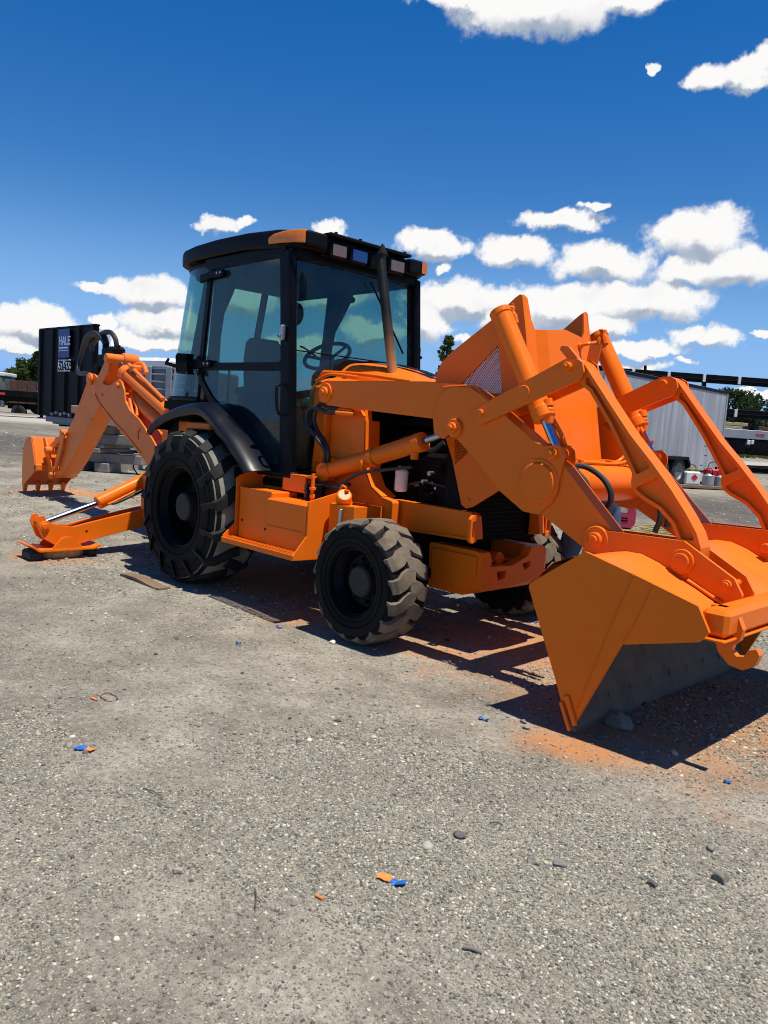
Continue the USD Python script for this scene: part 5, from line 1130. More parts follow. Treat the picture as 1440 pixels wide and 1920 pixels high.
dm = bx(-.055, .055, -.160, -.153, -.055, .055, 0); dm.apply_transform(trimesh.transformations.rotation_matrix(PI / 4, [0, 1, 0])); obj('hazard_diamond', dm.apply_translation((.03, 0, .17)), M['red'], c)
pm = [trimesh.creation.icosphere(1, .05).apply_translation((er.uniform(-.14, .14), er.uniform(-.1, .1), .31 + er.uniform(0, .04))) for _ in range(9)]
obj('rag', pm, mat('yellow_rag', (.16, .14, .05), .9, var=.3), c)
can('paint_can', -.02, -.12, .13, .24, M['galv'], 'grey metal can in the middle of the board')
can('paint_can', .28, -.10, .11, .22, M['galv'], 'small grey metal can at the right of the board')
can('fuel_can', .20, .10, .17, .38, M['red'], 'red fuel can standing behind the grey ones', True)

# right-hand flatbed with steel racks
P0, P1 = at(7.5, 27.6), at(26, 29.0); hd = heading(P0, P1); LR = float(np.hypot(*(P1 - P0)[:2])); zr = float(terr(*at(13, 28)[:2]))
t = thing('flatbed_trailer', 'flatbed trailer loaded with timber and rusty beams at the right edge', 'trailer', (P0[0], P0[1], zr), hd)
obj('deck', bx(0, LR, 0, 2.5, 1.22, 1.36, .01), M['galvdark'], t); obj('side_rail', bx(0, LR, -.04, 0, 1.06, 1.37, .01), M['galv'], t)
obj('bumper_panel', bx(1.0, LR, -.02, .06, .50, 1.05, .01), M['trblack'], t)
for x in (4.4, 5.2, 6.4, 7.9): obj('panel_hole', cyl((x, -.03, .85), (x, -.015, .85), .11, 16), M['tyre'], t)
for x in (5.45, 6.15, 8.9): obj('marker_light', bx(x, x + .32, -.055, -.04, 1.2, 1.26, .003), M['red'], t)
obj('work_lamp', [bx(5.15, 5.27, -.07, -.02, .86, 1.02, .01), bx(5.30, 5.40, -.07, -.02, .88, 1.02, .01)], M['trwhite'], t)
obj('plate_lettering', [rotx(meshkit.text_mesh('2007', .22, .004, True)).apply_translation((6.95, -.024, .56)), rotx(meshkit.text_mesh('H-H', .24, .004, True)).apply_translation((7.35, -.024, .84))], M['galv'], t, False)
for x in (2.4, 3.6): simple_wheel(t, x + 8, .3, .5, .5, .4, M['galvdark'])
for x in (.6, 1.8): simple_wheel(t, x, .3, .5, .5, .4, M['galvdark'])
def placed(name, mesh, m, label, c_, group=None):
    o = obj(name, mesh, m); UsdGeom.Xformable(o).AddTranslateOp().Set(Gf.Vec3d(P0[0], P0[1], zr)); UsdGeom.Xformable(o).AddRotateZOp().Set(math.degrees(hd)); return tag(o, label, c_, group)
for k in range(4): placed('steel_beam', bx(5.6 - k * .12, LR - .3, .1 + k * .42, .42 + k * .42, 1.37, 1.52 + .05 * (k % 2), .01), M['rust'], ['rusty beam nearest the edge of the right-hand flatbed', 'second rusty beam from the edge of the flatbed deck', 'third rusty beam from the edge of the flatbed deck', 'rearmost rusty beam on the flatbed deck'][k], 'beam', 'rusty beams on the right-hand flatbed')
M['yellowwood'] = mat('fresh_timber', (.34, .30, .15), .8, var=.25, vscale=5.)
for k, (x0, x1, zz) in enumerate(((3.6, 5.0, 1.37), (3.5, 5.2, 1.50), (3.55, 4.3, 1.62))): placed('timber', bx(x0, x1, .1, .5, zz, zz + .11, .01), M['yellowwood'], ['pale timber lying lowest on the right-hand flatbed', 'middle pale timber of the pile on the right-hand flatbed', 'short pale timber on top of the flatbed pile'][k], 'timber', 'pale timbers on the right-hand flatbed')
for k, (l0, l1, d_k, lb) in enumerate(((7.4, 24, 25.2, 'long dark bar added on the ground, nearest of those before the right-hand flatbed'), (7.6, 25, 26.1, 'long dark bar added on the ground, middle of those before the right-hand flatbed'), (7.8, 26, 27.0, 'long dark bar added on the ground, next to the right-hand flatbed'))):
    q0, q1 = at(l0, d_k), at(l1, d_k + .6); tag(obj('steel_beam', [bar(q0 + [0, 0, .16], q1 + [0, 0, .16], .22, .02), bar(q0 + [0, 0, .08], q1 + [0, 0, .08], .02, .16), bar(q0 + [0, 0, .01], q1 + [0, 0, .01], .22, .02)], M['trblack']), lb, 'beam')  # long bars added to lay dark strips across the ground
rk = thing('steel_rack', 'tall rack of two long black steel beams with pale brackets at the right edge', 'rack', (P0[0], P0[1], zr), hd)
for zz in (1.78, 2.92):
    b_ = obj('rack_beam', [bx(.4, LR + 2, .12, .30, zz + .0, zz + .29, .01), bx(.4, LR + 2, .08, .34, zz + .12, zz + .135, .004)], M['trblack'], rk)
    for x in np.arange(.8, LR, 1.28): obj('bracket', bx(x, x + .10, .06, .119, zz + .02, zz + .28, .006), M['trwhite'], b_)
for x in (3.42, 11.5): obj('rack_post', bx(x, x + .12, .14, .28, 1.36, 3.16, .01), M['trblack'], rk)

# welder, its cable, and the person working behind the machine
P0 = at(3.40, 11.45); hd = heading(at(0, 0), at(1, -.35)); pz = float(terr(*P0[:2]))
M['pink'] = mat('faded_red_plastic', (.52, .035, .085), .42, var=.15, vscale=10.)
t = thing('portable_generator', 'faded red portable generator with a carrying handle on the gravel behind the loader', 'generator', (P0[0], P0[1], pz), hd)
gen = sg.Polygon([(-.26, 0.02), (-.27, .16), (-.17, .30), (-.10, .40), (-.02, .43), (.16, .42), (.25, .37), (.27, .24), (.27, .06), (.22, .0), (-.2, .0)])
gh = sg.Polygon([(-.02, .20), (-.02, .28), (.04, .34), (.12, .33), (.16, .25), (.13, .19)])
obj('casing', [plate(gen, -.13, -.07, .03, [rounded(gh, .015)]), plate(gen.buffer(-.025), -.07, .07, .02, [rounded(gh, .012)]), plate(gen, .07, .13, .03, [rounded(gh, .015)])], M['pink'], t)
obj('handle', [tube([(-.10, 0, .41), (.0, 0, .465), (.14, 0, .455), (.22, 0, .39)], .022, 8)], M['trblack'], t)
obj('label_plate', bx(-.10, .02, -.133, -.130, .09, .18, 0), M['trwhite'], t); obj('vent', [bx(.06, .17, -.134, -.130, .09 + k * .04, .108 + k * .04, 0) for k in range(2)], M['trblack'], t)
obj('foot', [bx(-.22, -.14, -.13, .13, -.03, .01, .005), bx(.12, .2, -.13, .13, -.03, .01, .005)], M['trblack'], t)
cb = []
for k in range(7):
    c = at(4.12 + er.uniform(-.12, .2), 11.2 + er.uniform(-.15, .15)); a0 = er.uniform(0, 6); r0 = er.uniform(.10, .32)
    cb.append([c + np.array([math.cos(a0 + s) * r0 * (1.6 if s % 2 else 1), math.sin(a0 + s) * r0, .012 + .01 * k]) for s in np.linspace(0, 5.2, 9)])
M['cord'] = mat('yellow_cord', (.34, .27, .07), .7, var=.2)
path = [at(3.58, 11.4, .05), at(3.68, 11.35, .012), at(3.52, 11.1, .012), at(3.75, 11.1, .015)]
for c in cb: path += c
cd = obj('extension_cord', tube(path, .0065, 6, 4), M['cord']); tag(cd, 'tangled yellow extension cord on the gravel beside the generator', 'cord')


def capsule_body(joints, bones, edge=.022):
    """one continuous skin round a skeleton: joints name: (point, radius), bones: pairs"""
    ms = []
    for a, b in bones:
        (p, r), (q, s) = joints[a], joints[b]
        pa = manifold3d.Manifold.sphere(r, 20).translate([float(v) for v in p]); pb = manifold3d.Manifold.sphere(s, 20).translate([float(v) for v in q])
        ms.append(manifold3d.Manifold.batch_hull([pa, pb]))
    m = manifold3d.Manifold.batch_boolean(ms, manifold3d.OpType.Add).refine_to_length(edge).to_mesh()
    t = trimesh.Trimesh(m.vert_properties[:, :3], m.tri_verts, process=True); trimesh.smoothing.filter_taubin(t, .5, .53, 8); return t


# a worker bending over the far side of the machine, mostly hidden by it
PX, PY = 2.52, 1.05
gz = float(terr(PX, PY))
J = dict(hipc=((2.66, 1.08, .98), .145), belly=((2.60, 1.03, 1.13), .145), chest=((2.48, .93, 1.32), .16), neck=((2.40, .87, 1.47), .062), jaw=((2.345, .815, 1.52), .07), skull=((2.36, .815, 1.60), .098),
         hl=((2.68, 1.20, .93), .10), kl=((2.74, 1.25, .50), .068), al=((2.80, 1.32, .11), .05), tl=((2.62, 1.30, .055), .042),
         hr=((2.63, .98, .93), .10), kr=((2.51, .99, .52), .068), ar=((2.45, 1.0, .11), .05), tr=((2.28, .97, .055), .042),
         sl=((2.53, 1.12, 1.38), .075), el=((2.36, 1.16, 1.15), .05), wl=((2.20, .98, 1.06), .034), sr=((2.40, .74, 1.38), .075), er_=((2.26, .62, 1.16), .05), wr=((2.12, .60, 1.06), .034))
person = thing('person', 'person in blue jeans standing bent over behind the raised hood', 'person', (0, 0, gz))
M['skin'] = mat('skin', (.42, .24, .17), .5, var=.08); M['jeans'] = mat('blue_jeans', (.045, .075, .14), .85, var=.3, vscale=14., bump=.3, bscale=60., bdist=.004); M['shirt'] = mat('dark_shirt', (.06, .065, .075), .85, var=.2)
def finger_chain(w, d, s):
    out = []
    w = np.array(w); d = np.array(d) / np.linalg.norm(d); side = np.cross(d, [0, 0, 1]); side /= np.linalg.norm(side); dn = np.array([0, 0, -1.])
    for k, ln in enumerate((.068, .078, .073, .058)):
        b = w + d * .085 + side * (k - 1.5) * .020; out.append((b, b + d * ln * .55 + dn * .008, b + d * ln * .85 + dn * .04))
    th = w + d * .03 - side * s * .035; out.append((th, th + d * .035 - side * s * .02, th + d * .065 - side * s * .02 + dn * .02)); return out, w + d * .05
bones = [('hipc', 'belly'), ('belly', 'chest'), ('chest', 'neck'), ('neck', 'jaw'), ('jaw', 'skull'), ('hipc', 'hl'), ('hl', 'kl'), ('kl', 'al'), ('al', 'tl'), ('hipc', 'hr'), ('hr', 'kr'), ('kr', 'ar'), ('ar', 'tr'), ('chest', 'sl'), ('sl', 'el'), ('el', 'wl'), ('chest', 'sr'), ('sr', 'er_'), ('er_', 'wr')]
for nm, w, e, s in (('l', 'wl', 'el', 1), ('r', 'wr', 'er_', -1)):
    d = np.array(J[w][0]) - np.array(J[e][0]); ch, pm_ = finger_chain(J[w][0], d, s)
    J['p' + nm] = (pm_, .032); J['q' + nm] = (pm_ + d / np.linalg.norm(d) * .03, .034); bones += [(w, 'p' + nm), ('p' + nm, 'q' + nm)]
    for k, c3 in enumerate(ch):
        for q, pt in enumerate(c3): J[f'f{nm}{k}{q}'] = (pt, .0095 - .001 * q)
        bones += [('q' + nm if k < 4 else 'p' + nm, f'f{nm}{k}0'), (f'f{nm}{k}0', f'f{nm}{k}1'), (f'f{nm}{k}1', f'f{nm}{k}2')]
J['nose'] = ((2.265, .765, 1.565), .014); bones.append(('jaw', 'nose'))
obj('body', capsule_body(J, bones), M['skin'], person, True)
grow = lambda names, g: {k: (J[k][0], J[k][1] + g) for k in names}
obj('jeans', capsule_body(grow(['hipc', 'hl', 'kl', 'al', 'hr', 'kr', 'ar'], .014), [('hipc', 'hl'), ('hl', 'kl'), ('kl', 'al'), ('hipc', 'hr'), ('hr', 'kr'), ('kr', 'ar')]), M['jeans'], person, True)
obj('shirt', capsule_body(grow(['belly', 'chest', 'sl', 'sr', 'el', 'er_'], .014), [('belly', 'chest'), ('chest', 'sl'), ('chest', 'sr'), ('sl', 'el'), ('sr', 'er_')]), M['shirt'], person, True)
obj('boot', capsule_body(grow(['al', 'tl'], .014), [('al', 'tl')]), M['trblack'], person, True); obj('boot', capsule_body(grow(['ar', 'tr'], .014), [('ar', 'tr')]), M['trblack'], person, True)
hc = trimesh.creation.icosphere(3, .106); hc.vertices = np.array(hc.vertices) * [1.05, .95, .9] + [2.37, .82, 1.615]; obj('cap', trimesh.intersections.slice_mesh_plane(hc, [0, 0, 1], [0, 0, 1.60]), M['trblack'], person, True)
for s in (-1, 1): obj('eye', trimesh.creation.icosphere(2, .012).apply_translation((2.275 + .02 * s, .785 - .035 * s, 1.59)), M['trwhite'], person, True)

# ------------------------------------------------------------------ trees
def leaf_mat(name, col, tr=.35):
    n = {'oi': ('geometry', {}), 'r': ('rgb_ramp', {'ramp': [(0, tuple(np.array(col) * .55)), (.5, col), (1, tuple(np.array(col) * 1.6))]}), 'd': ('diffuse_bsdf', {}), 't': ('translucent_bsdf', {}), 'm': ('mix_closure', {'fac': tr})}
    l = [('oi.random_per_island', 'r.fac'), ('r.color', 'd.color'), ('r.color', 't.color'), ('d.BSDF', 'm.closure1'), ('t.BSDF', 'm.closure2')]
    return usdkit.material(stage, '/World/Looks/' + name, n, l, surface='m.closure')


M['bark'] = mat('bark', (.09, .075, .06), .9, var=.3)
M['leafA'] = leaf_mat('leaf_mid', (.12, .175, .055), .5); M['leafB'] = leaf_mat('leaf_dark', (.075, .115, .055), .5); M['leafC'] = leaf_mat('leaf_olive', (.165, .185, .075), .5)


def crown(h, w, n, seed, z0=.28, shape='round', leaf=.28):
    r = np.random.default_rng(seed); cl = []
    nc = 46
    for k in range(nc):
        t = r.uniform(0, 1); a = r.uniform(0, 2 * PI)
        if shape == 'round': rad = w * math.sin(PI * (t * .86 + .10)) ** .7 * math.sqrt(r.uniform(.1, 1))
        elif shape == 'pine': rad = w * (1.05 - t) ** .8 * math.sqrt(r.uniform(.2, 1))
        else: rad = w * (.5 + .5 * math.sin(PI * t)) * math.sqrt(r.uniform(.1, 1))
        cl.append((rad * math.cos(a), rad * math.sin(a), h * (z0 + (1 - z0) * t * .94), r.uniform(.5, 1.1) * w * (.30 if shape != 'pine' else .20)))
    cl = np.array(cl); idx = r.integers(0, nc, n); d = r.normal(0, 1, (n, 3)); d /= np.linalg.norm(d, axis=1, keepdims=True)
    c = cl[idx, :3] + d * (cl[idx, 3] * r.uniform(.45, 1.0, n))[:, None] * [1, 1, .7]
    u = r.normal(0, 1, (n, 3)); u /= np.linalg.norm(u, axis=1, keepdims=True); v = np.cross(u, r.normal(0, 1, (n, 3))); v /= np.linalg.norm(v, axis=1, keepdims=True)
    s = (leaf * r.uniform(.6, 1.3, n))[:, None]
    V = np.stack([c - u * s, c + v * s * .6, c + u * s, c - v * s * .6], 1).reshape(-1, 3); k = np.arange(n) * 4
    return TM(V, np.vstack([np.stack([k, k + 1, k + 2], 1), np.stack([k, k + 2, k + 3], 1)])), cl


def tree(name, label, seed, h, w, n, leaf_m, shape='round', leaf=.28, z0=.28, loc=(0, 0, -200), group='trees along the far edge of the yard'):
    t = thing(name, label, 'tree', loc, 0, group)
    cr, cl = crown(h, w, n, seed, z0, shape, leaf); r = np.random.default_rng(seed)
    tr_ = [tube([(0, 0, -.3), (r.normal(0, .08), r.normal(0, .08), h * .3), (r.normal(0, .2), r.normal(0, .2), h * .6), (0, 0, h * .9)], [.045 * h ** .8 * .55, .03 * h ** .8 * .5, .018 * h ** .8 * .5, .01], 8, 3)]
    for k in range(0, len(cl), 4):
        z_ = cl[k, 2] * .72; tr_.append(tube([(0, 0, z_), cl[k, :3] * [.5, .5, 1] + [0, 0, -cl[k, 2] * .12], cl[k, :3]], [.045, .03, .012], 5, 2))
    obj('trunk', tr_, M['bark'], t); obj('crown', cr, leaf_m, t, False)
    return t


def set_loc(t, p, s=1.0, rz=0.0):
    x = UsdGeom.Xformable(t); x.ClearXformOpOrder(); x.AddTranslateOp(opSuffix='b').Set(Gf.Vec3d(*map(float, p))); x.AddRotateZOp(opSuffix='b').Set(rz); x.AddScaleOp(opSuffix='b').Set(Gf.Vec3f(s, s, s))


kinds = [tree('oak_tree', 'x', 1, 9.0, 3.8, 5200, M['leafA'], 'round', .26, .22), tree('oak_tree', 'x', 2, 8.2, 4.2, 5200, M['leafC'], 'round', .26, .15), tree('cedar_tree', 'x', 4, 9.5, 2.4, 5000, M['leafB'], 'pine', .22, .12), tree('maple_tree', 'x', 6, 10.5, 3.2, 5200, M['leafA'], 'col', .26, .25)]
first = [True] * 4
tr = np.random.default_rng(21)
look = ['broad green tree', 'olive round-topped tree', 'dark narrow cedar', 'tall uneven green tree']
nth = ['leftmost', 'second', 'third', 'fourth', 'fifth', 'sixth', 'seventh', 'eighth', 'ninth', 'tenth', 'eleventh', 'twelfth']
GAPS = [(-54, -46.2, 5, 'left of the black bulkhead', 'leftmost at'), (-36.5, -31.0, 4, 'beyond the grey dump trailer', 'seen'), (46.0, 55.0, 4, 'above the right-hand flatbed', 'seen')]
seq = [[1, 0, 3, 2, 0], [0, 1, 0, 1], [2, 0, 2, 1]]
for g_, (l0, l1, nn, where, _) in enumerate(GAPS):
    for k in range(nn):
        kd = seq[g_][k]; lt = l0 + (l1 - l0) * k / (nn - 1); d = 112 + tr.uniform(-5, 5)
        sc_ = [[.74, .80, .78, .88, 1.05], [.74, .78, .76, .68], [.60, .58, .64, .58]][g_][k]
        lb = f'{look[kd]} {where}, {nth[k]} from the left'
        if first[kd]: set_loc(kinds[kd], at(lt, d, -.2), sc_); first[kd] = False; tag(kinds[kd], lb)
        else: dup(kinds[kd], at(lt, d, -.2), tr.uniform(0, 6.28), sc_, lb)
wood = UsdGeom.PointInstancer.Define(stage, '/World/distant_wood'); tag(wood, 'far-off wood that closes the yard all along the horizon', 'wood', kind='stuff')
wp = []
for k, (m_, sd, sh) in enumerate(((M['leafA'], 31, 'round'), (M['leafC'], 32, 'col'), (M['leafB'], 33, 'round'))):
    usdkit.mesh(stage, f'/World/distant_wood/protos/crown_{k:03d}', crown(8.0, 4.4, 3600, sd, .05, sh, .34)[0], m_, False); wp.append(Sdf.Path(f'/World/distant_wood/protos/crown_{k:03d}'))
wood.CreatePrototypesRel().SetTargets(wp)
wpos, wsc = [], []
for k in range(330):
    a = tr.uniform(-1.25, 1.25); d = tr.uniform(150, 185); wpos.append(at(math.sin(a) * d * 1.1, math.cos(a) * d + 8, -.3)); wsc.append(tr.uniform(.62, .98))
wood.CreatePositionsAttr(Vt.Vec3fArray.FromNumpy(np.array(wpos, np.float32))); wood.CreateScalesAttr(Vt.Vec3fArray.FromNumpy(np.repeat(np.array(wsc, np.float32)[:, None], 3, 1)))
wood.CreateProtoIndicesAttr(Vt.IntArray.FromNumpy(tr.integers(0, 3, 330).astype(np.int32)))
wood.CreateOrientationsAttr(Vt.QuathArray([Gf.Quath(math.cos(q / 2), 0, 0, math.sin(q / 2)) for q in tr.uniform(0, 6.28, 330)]))
big = tree('oak_tree', 'broad crowned tree standing alone right of the white trailer', 12, 7.6, 4.4, 9000, M['leafB'], 'round', .20, .18, group=None); set_loc(big, at(39.8, 92, -.3), 1.0)
pine = tree('pine_tree', 'small pine tree seen between the cab and the open hood', 15, 5.6, 1.1, 1500, M['leafA'], 'pine', .12, .15, group=None); set_loc(pine, at(2.50, 38, -.2), 1.0)
br = thing('bare_sapling', 'bare leafless sapling beside the small pine', 'tree', at(2.05, 36, -.2))
bb = [tube([(0, 0, 0), (.03, .02, 1.2), (-.02, .05, 2.2), (.05, 0, 3.3)], [.04, .03, .02, .008], 6, 3)]
for k in range(26):
    z_ = er.uniform(1.0, 3.0); a = er.uniform(0, 6.28); ln = er.uniform(.3, .8); bb.append(tube([(0, 0, z_), (math.cos(a) * ln * .4, math.sin(a) * ln * .4, z_ + ln * .5), (math.cos(a) * ln * .6, math.sin(a) * ln * .6, z_ + ln)], [.014, .009, .004], 4, 2))
obj('trunk', bb, M['bark'], br)

# grass verge far right
gv = []
vr = np.random.default_rng(5)
for k in range(5200):
    p = at(vr.uniform(14, 46), vr.uniform(46, 64)); s = vr.uniform(.10, .22); a = vr.uniform(0, 6.28)
    u = np.array([math.cos(a), math.sin(a), 0]) * s * .35; gv.append([p - u, p + u, p + np.array([vr.normal(0, .05), vr.normal(0, .05), s])])
gv = np.array(gv).reshape(-1, 3)
tag(obj('grass', TM(gv, np.arange(len(gv)).reshape(-1, 3)), leaf_mat('verge_grass', (.14, .16, .045)), smooth=False), 'pale green grass verge beyond the right-hand flatbed', 'grass', kind='stuff')

# ------------------------------------------------------------------ things on the gravel
def gz_(x, y): return float(terr(x, y) + relief(np.array([x]), np.array([y]))[0] - .012)


chock = thing('wood_block', 'round pale wooden block wedged under the near stabilizer pad', 'block', (-1.47, -1.40, gz_(-1.47, -1.4)))
st_ = np.linspace(0, 2 * PI, 40, endpoint=False)
obj('log', loft([np.array([(.10 * math.cos(a) * (1 + .02 * (i % 2)) , .20 * math.sin(a) * (1 + .02 * (i % 2)), z_) for i, a in enumerate(st_)]) * [f_, f_, 1] for z_, f_ in ((0, .86), (.03, 1.), (.075, 1.02), (.095, .97))]), mat('split_straw_wood', (.40, .27, .12), .85, var=.4, vscale=30., bump=.4, bscale=60., bdist=.004), chock)
obj('side_shoe', bx(-.12, .12, -.33, -.22, 0, .085, .02), M['tyre'], chock); obj('side_shoe', bx(-.10, .10, .22, .31, 0, .075, .02), M['tyre'], chock)
pl = sheet([[(x + .03 * math.sin(k * .5), y, gz_(-.25, -1.16) + .02 + .012 * math.sin(k * .7)) for y in (-.055, .055)] for k, x in enumerate(np.linspace(-.33, .33, 9))], .022)
o = obj('plank', pl, M['woodbrown']); UsdGeom.Xformable(o).AddTranslateOp().Set(Gf.Vec3d(-.12, -1.24, 0)); UsdGeom.Xformable(o).AddRotateZOp().Set(2); tag(o, 'curled strip of brown wood lying in front of the rear tyre', 'strip')
o = obj('stick', tube([(-2.62, -.52, .06), (-2.4, -.66, .075), (-2.22, -.74, .07)], .016, 7), M['wood']); tag(o, 'dark stick lying on the gravel left of the stabilizer', 'stick')
o = obj('stick', tube([(-6.2, 1.9, gz_(-6.2, 1.9) + .02), (-5.95, 1.75, gz_(-5.95, 1.75) + .02)], .02, 7), M['trwhite']); tag(o, 'short pale stick on the gravel before the timber crib', 'stick')


def scrap(x, y, L, w, rz, m, m2, label, seed):
    r = np.random.default_rng(seed); n_ = 7; z = gz_(x, y)
    rows = [[(L * (i / (n_ - 1) - .5), w * (j / 3 - .5) * (1 + .3 * r.normal()), .004 + .005 * abs(r.normal()) + .004 * math.sin(i * 1.3)) for j in range(4)] for i in range(n_)]
    t = thing('tape_scrap', label, 'litter', (x, y, z), rz)
    k = 4 if m2 else n_
    obj('tape', sheet(rows[:k], .0015), M[m], t, False)
    if m2: obj('tape_end', sheet([[tuple(np.array(p) + [0, 0, .0006]) for p in rr] for rr in rows[k - 1:]], .0015), M[m2], t, False)


scrap(2.79, -3.00, .085, .035, .5, 'bluetape', 'orangetape', 'crumpled blue and orange tape scrap on open gravel at the left', 1)
scrap(4.27, -2.64, .095, .034, .25, 'orangetape', 'bluetape', 'twisted tape scrap, half orange and half blue, nearest the viewer', 2)
scrap(1.75, -1.55, .035, .03, 1., 'bluetape', None, 'tiny blue tape scrap before the step box, left one', 3)
scrap(1.56, -1.09, .05, .025, .3, 'bluetape', None, 'blue tape scrap lying just left of the front wheel', 4)
scrap(1.63, .71, .07, .05, .3, 'bluetape', None, 'blue tape scrap far under the machine beside the counterweight', 5)
scrap(3.53, -1.26, .055, .022, .2, 'bluetape', None, 'small blue tape strip left of the bucket corner', 6)
scrap(2.44, .70, .08, .035, .2, 'bluetape', None, 'blue tape scrap in the bucket shade by the far wheel', 7)
scrap(4.63, -.94, .03, .025, .2, 'bluetape', None, 'tiny blue tape scrap in front of the bucket', 8)
scrap(2.10, -.22, .12, .03, .9, 'bluetape', None, 'blue tape strip right behind the front wheel', 9)
scrap(1.90, .30, .06, .04, .9, 'bluetape', None, 'blue tape scrap under the middle of the machine', 10)
scrap(2.23, -2.71, .05, .012, .2, 'orangetape', None, 'short orange strip on open gravel at the left', 11)
scrap(2.70, .11, .07, .04, .2, 'orangetape', None, 'orange tape scrap in the shade between wheel and bucket', 12)
for (x, y, a, lb) in ((4.20, -2.88, .1, 'orange cigarette butt lying on the gravel in front'),):
    z = gz_(x, y) + .006; o = obj('cigarette_butt', cyl((x - .014, y, z), (x + .014, y + .004, z), .0042, 10), M['orangetape']); tag(o, lb, 'litter')
for (x, y, L, rz, lb) in ((4.08, -3.03, .10, -.6, 'thin dark twig on the gravel in front'), (4.25, -2.08, .05, .6, 'short dark twig on the gravel in front of the bucket'), (3.31, -2.96, .12, .1, 'forked grey twig on the gravel at the left')):
    z = gz_(x, y) + .006; c_, s_ = math.cos(rz), math.sin(rz)
    o = obj('twig', [tube([(x - c_ * L / 2, y - s_ * L / 2, z), (x, y + .004, z + .006), (x + c_ * L / 2, y + s_ * L / 2, z + .001)], .0021, 6), tube([(x, y + .004, z + .005), (x + c_ * L * .2 - s_ * L * .2, y + s_ * L * .2 + c_ * L * .2, z + .004)], .0014, 5)], M['bark']); tag(o, lb, 'twig')
x, y = 4.65, -2.70; z = gz_(x, y) + .007
o = obj('stick', tube([(x - .022, y - .012, z), (x, y, z + .003), (x + .026, y + .012, z)], .0055, 8), M['wood']); tag(o, 'short pale stick lying on the gravel nearest the bottom edge', 'stick')
x, y = 2.24, -2.64; z = gz_(x, y) + .004
o = obj('wire_loop', tube([(x + .06 * math.cos(a), y + .035 * math.sin(a), z + .004 * math.sin(3 * a)) for a in np.linspace(.3, 6.0, 14)], .0025, 6, 3), M['rust']); tag(o, 'thin rusty wire loop on the gravel at the left', 'wire')


def stone(seed, flat=.62, rough=.22, sub=2):
    r = np.random.default_rng(seed); m = trimesh.creation.icosphere(sub, 1.0); v = np.array(m.vertices)
    for _ in range(7):                                   # a few broken faces, then lumps
        d = r.normal(0, 1, 3); d /= np.linalg.norm(d); h = r.uniform(.55, .9); q = v @ d; v = v - np.outer(np.maximum(q - h, 0), d)
    v *= 1 + (meshkit.noise(v * 1.6 + seed * 7.1, seed)[:, None] - .5) * rough * 2
    v *= [1.0, r.uniform(.62, .95), flat * r.uniform(.7, 1.1)]
    return TM(v, m.faces)


def stone_mat(name, c): return mat(name, c, .85, var=.3, vscale=45., bump=.35, bscale=160., bdist=.0015, space='rand', spec=.3)


SM = [stone_mat('stone_grey', (.215, .199, .153)), stone_mat('stone_dark', (.094, .089, .076)), stone_mat('stone_pale', (.42, .39, .31)), stone_mat('stone_tan', (.31, .272, .20)), stone_mat('stone_blue', (.14, .14, .132))]
stuff = UsdGeom.PointInstancer.Define(stage, '/World/gravel')
tag(stuff, 'loose grey gravel strewn over the whole yard', 'gravel', kind='stuff')
protos = []
for k, (mi, fl) in enumerate(((0, .62), (0, .5), (1, .6), (1, .45), (2, .65), (3, .6), (4, .5), (2, .5), (0, .75), (3, .45))):
    usdkit.mesh(stage, f'/World/gravel/protos/stone_{k:03d}', stone(100 + k, fl, .2, 1), SM[mi], 50); protos.append(Sdf.Path(f'/World/gravel/protos/stone_{k:03d}'))
stuff.CreatePrototypesRel().SetTargets(protos)
gr = np.random.default_rng(77)
pos, scl, idx, ori = [], [], [], []


def strew(n, d0, d1, s0, s1, power=2.0, clump=.45):
    """stones in the wedge of ground between d0 and d1 metres, sizes (radius) s0 to s1 with many small ones"""
    d = np.sqrt(gr.uniform(d0 ** 2, d1 ** 2, n)); lt = gr.uniform(-.60, .60, n) * d
    x, y = CAM[0] + RH[0] * lt + FH[0] * d, CAM[1] + RH[1] * lt + FH[1] * d
    f = meshkit.fbm(np.stack([x * .9, y * .9, 0 * x], -1), 4, 3)
    keep = gr.uniform(0, 1, n) < np.clip((f - clump + .02) * 7.0, .12, 1.0)
    x, y = x[keep], y[keep]; m = len(x)
    s = s0 + (s1 - s0) * gr.uniform(0, 1, m) ** power
    z = terr(x, y) + relief(x, y) - .012 - s * gr.uniform(-.25, .12, m)
    a = gr.uniform(0, 2 * PI, m); tx, ty = gr.normal(0, .16, m), gr.normal(0, .16, m)
    q = np.stack([np.cos(a / 2), tx * .5, ty * .5, np.sin(a / 2)], 1); q /= np.linalg.norm(q, axis=1, keepdims=True)
    pos.append(np.stack([x, y, z], 1)); scl.append(np.repeat(s[:, None], 3, 1)); ori.append(q)
    idx.append(gr.choice(len(protos), m, p=[.22, .19, .075, .06, .04, .15, .08, .03, .105, .05]))


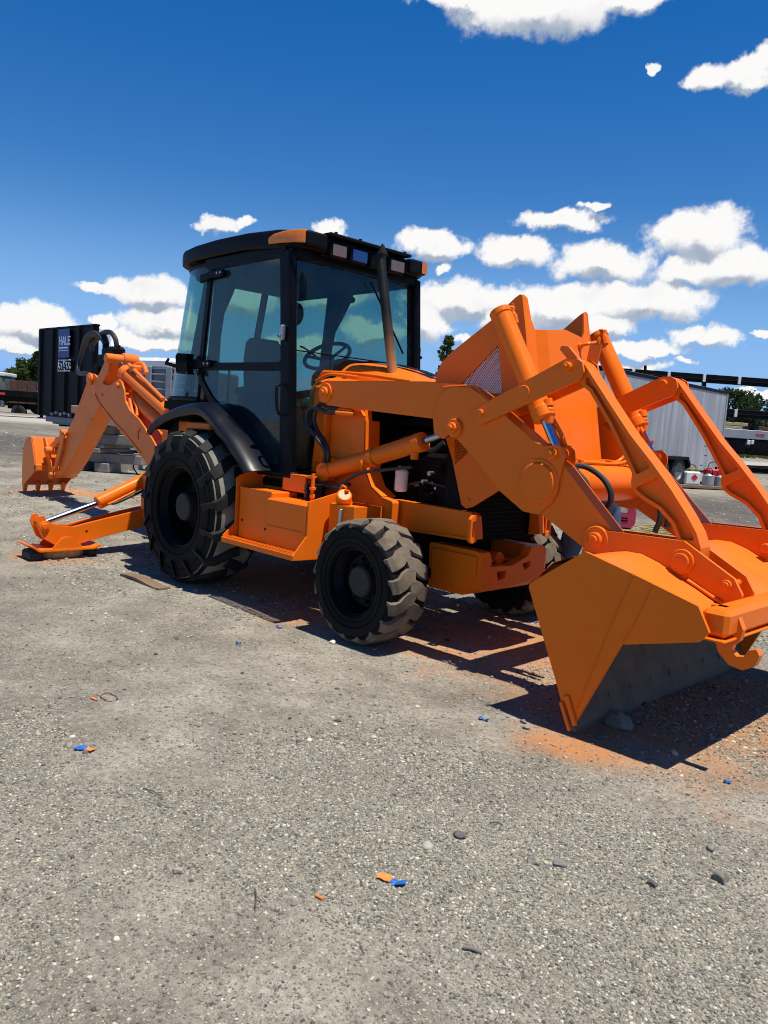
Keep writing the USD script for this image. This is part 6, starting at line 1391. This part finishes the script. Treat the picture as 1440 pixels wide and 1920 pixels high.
strew(230000, 1.7, 3.4, .0014, .0066, 2.6)
strew(13000, 1.7, 3.6, .005, .0115, 2.4)
strew(90000, 1.7, 2.9, .0016, .0075, 2.3, .30)
strew(190000, 3.2, 6.2, .0022, .0085, 2.6)
strew(12000, 3.2, 6.5, .008, .017, 2.5)
strew(42000, 6.0, 11., .006, .014, 2.0)
strew(2600, 6.0, 12., .014, .028, 2.4)
strew(9000, 11., 24., .012, .03, 2.0)
strew(240, 2., 9., .014, .028, 2.0, .3)
pos, scl, idx, ori = np.vstack(pos), np.vstack(scl), np.concatenate(idx), np.vstack(ori)
# the tyres, the bucket edge and the feet stand on pressed dirt
stuff.CreatePositionsAttr(Vt.Vec3fArray.FromNumpy(pos.astype(np.float32)))
stuff.CreateScalesAttr(Vt.Vec3fArray.FromNumpy(scl.astype(np.float32)))
stuff.CreateProtoIndicesAttr(Vt.IntArray.FromNumpy(idx.astype(np.int32)))
stuff.CreateOrientationsAttr(Vt.QuathArray([Gf.Quath(float(q[0]), float(q[1]), float(q[2]), float(q[3])) for q in ori]))

# stones one can point to
ROCKS = [(3.985, -.72, .075, 0, 'largest stone, grey and flat, lying against the bucket edge'), (4.94, -1.74, .034, 0, 'round grey cobble standing out on the gravel at the right'), (4.22, -2.25, .024, 1, 'dark round stone on bare dirt right of the tape scrap'),
         (4.81, -1.97, .023, 1, 'dark grey stone left of the round cobble'), (4.49, -2.18, .026, 0, 'wedge-shaped grey stone in the middle of the gravel'), (4.83, -1.57, .022, 0, 'small grey stone beyond the round cobble'), (3.81, -3.14, .024, 3, 'brownish stone in front at the left'),
         (4.34, -.84, .020, 2, 'small white stone in front of the bucket'), (4.55, -2.12, .024, 4, 'slate-blue flat stone in the middle of the gravel'), (4.02, -.95, .028, 1, 'dark stone beside the corner of the bucket edge'), (3.93, -.35, .03, 1, 'dark stone against the middle of the bucket edge'), (2.05, -1.02, .03, 2, 'pale stone lying against the front tyre'), (3.72, -1.15, .024, 0, 'grey stone left of the bucket corner tooth'), (3.66, -1.1, .02, 0, 'smaller grey stone left of the bucket corner tooth')]
for k, (x, y, r_, mi, lb) in enumerate(ROCKS):
    m = stone(300 + k, .62, .2, 3); v = np.array(m.vertices) * r_; a = k * 1.7
    R_ = np.array([[math.cos(a), -math.sin(a), 0], [math.sin(a), math.cos(a), 0], [0, 0, 1]]); m.vertices = v @ R_.T + [x, y, gz_(x, y) + r_ * .28]
    tag(obj('stone', m, SM[mi], smooth=40), lb, 'stone')
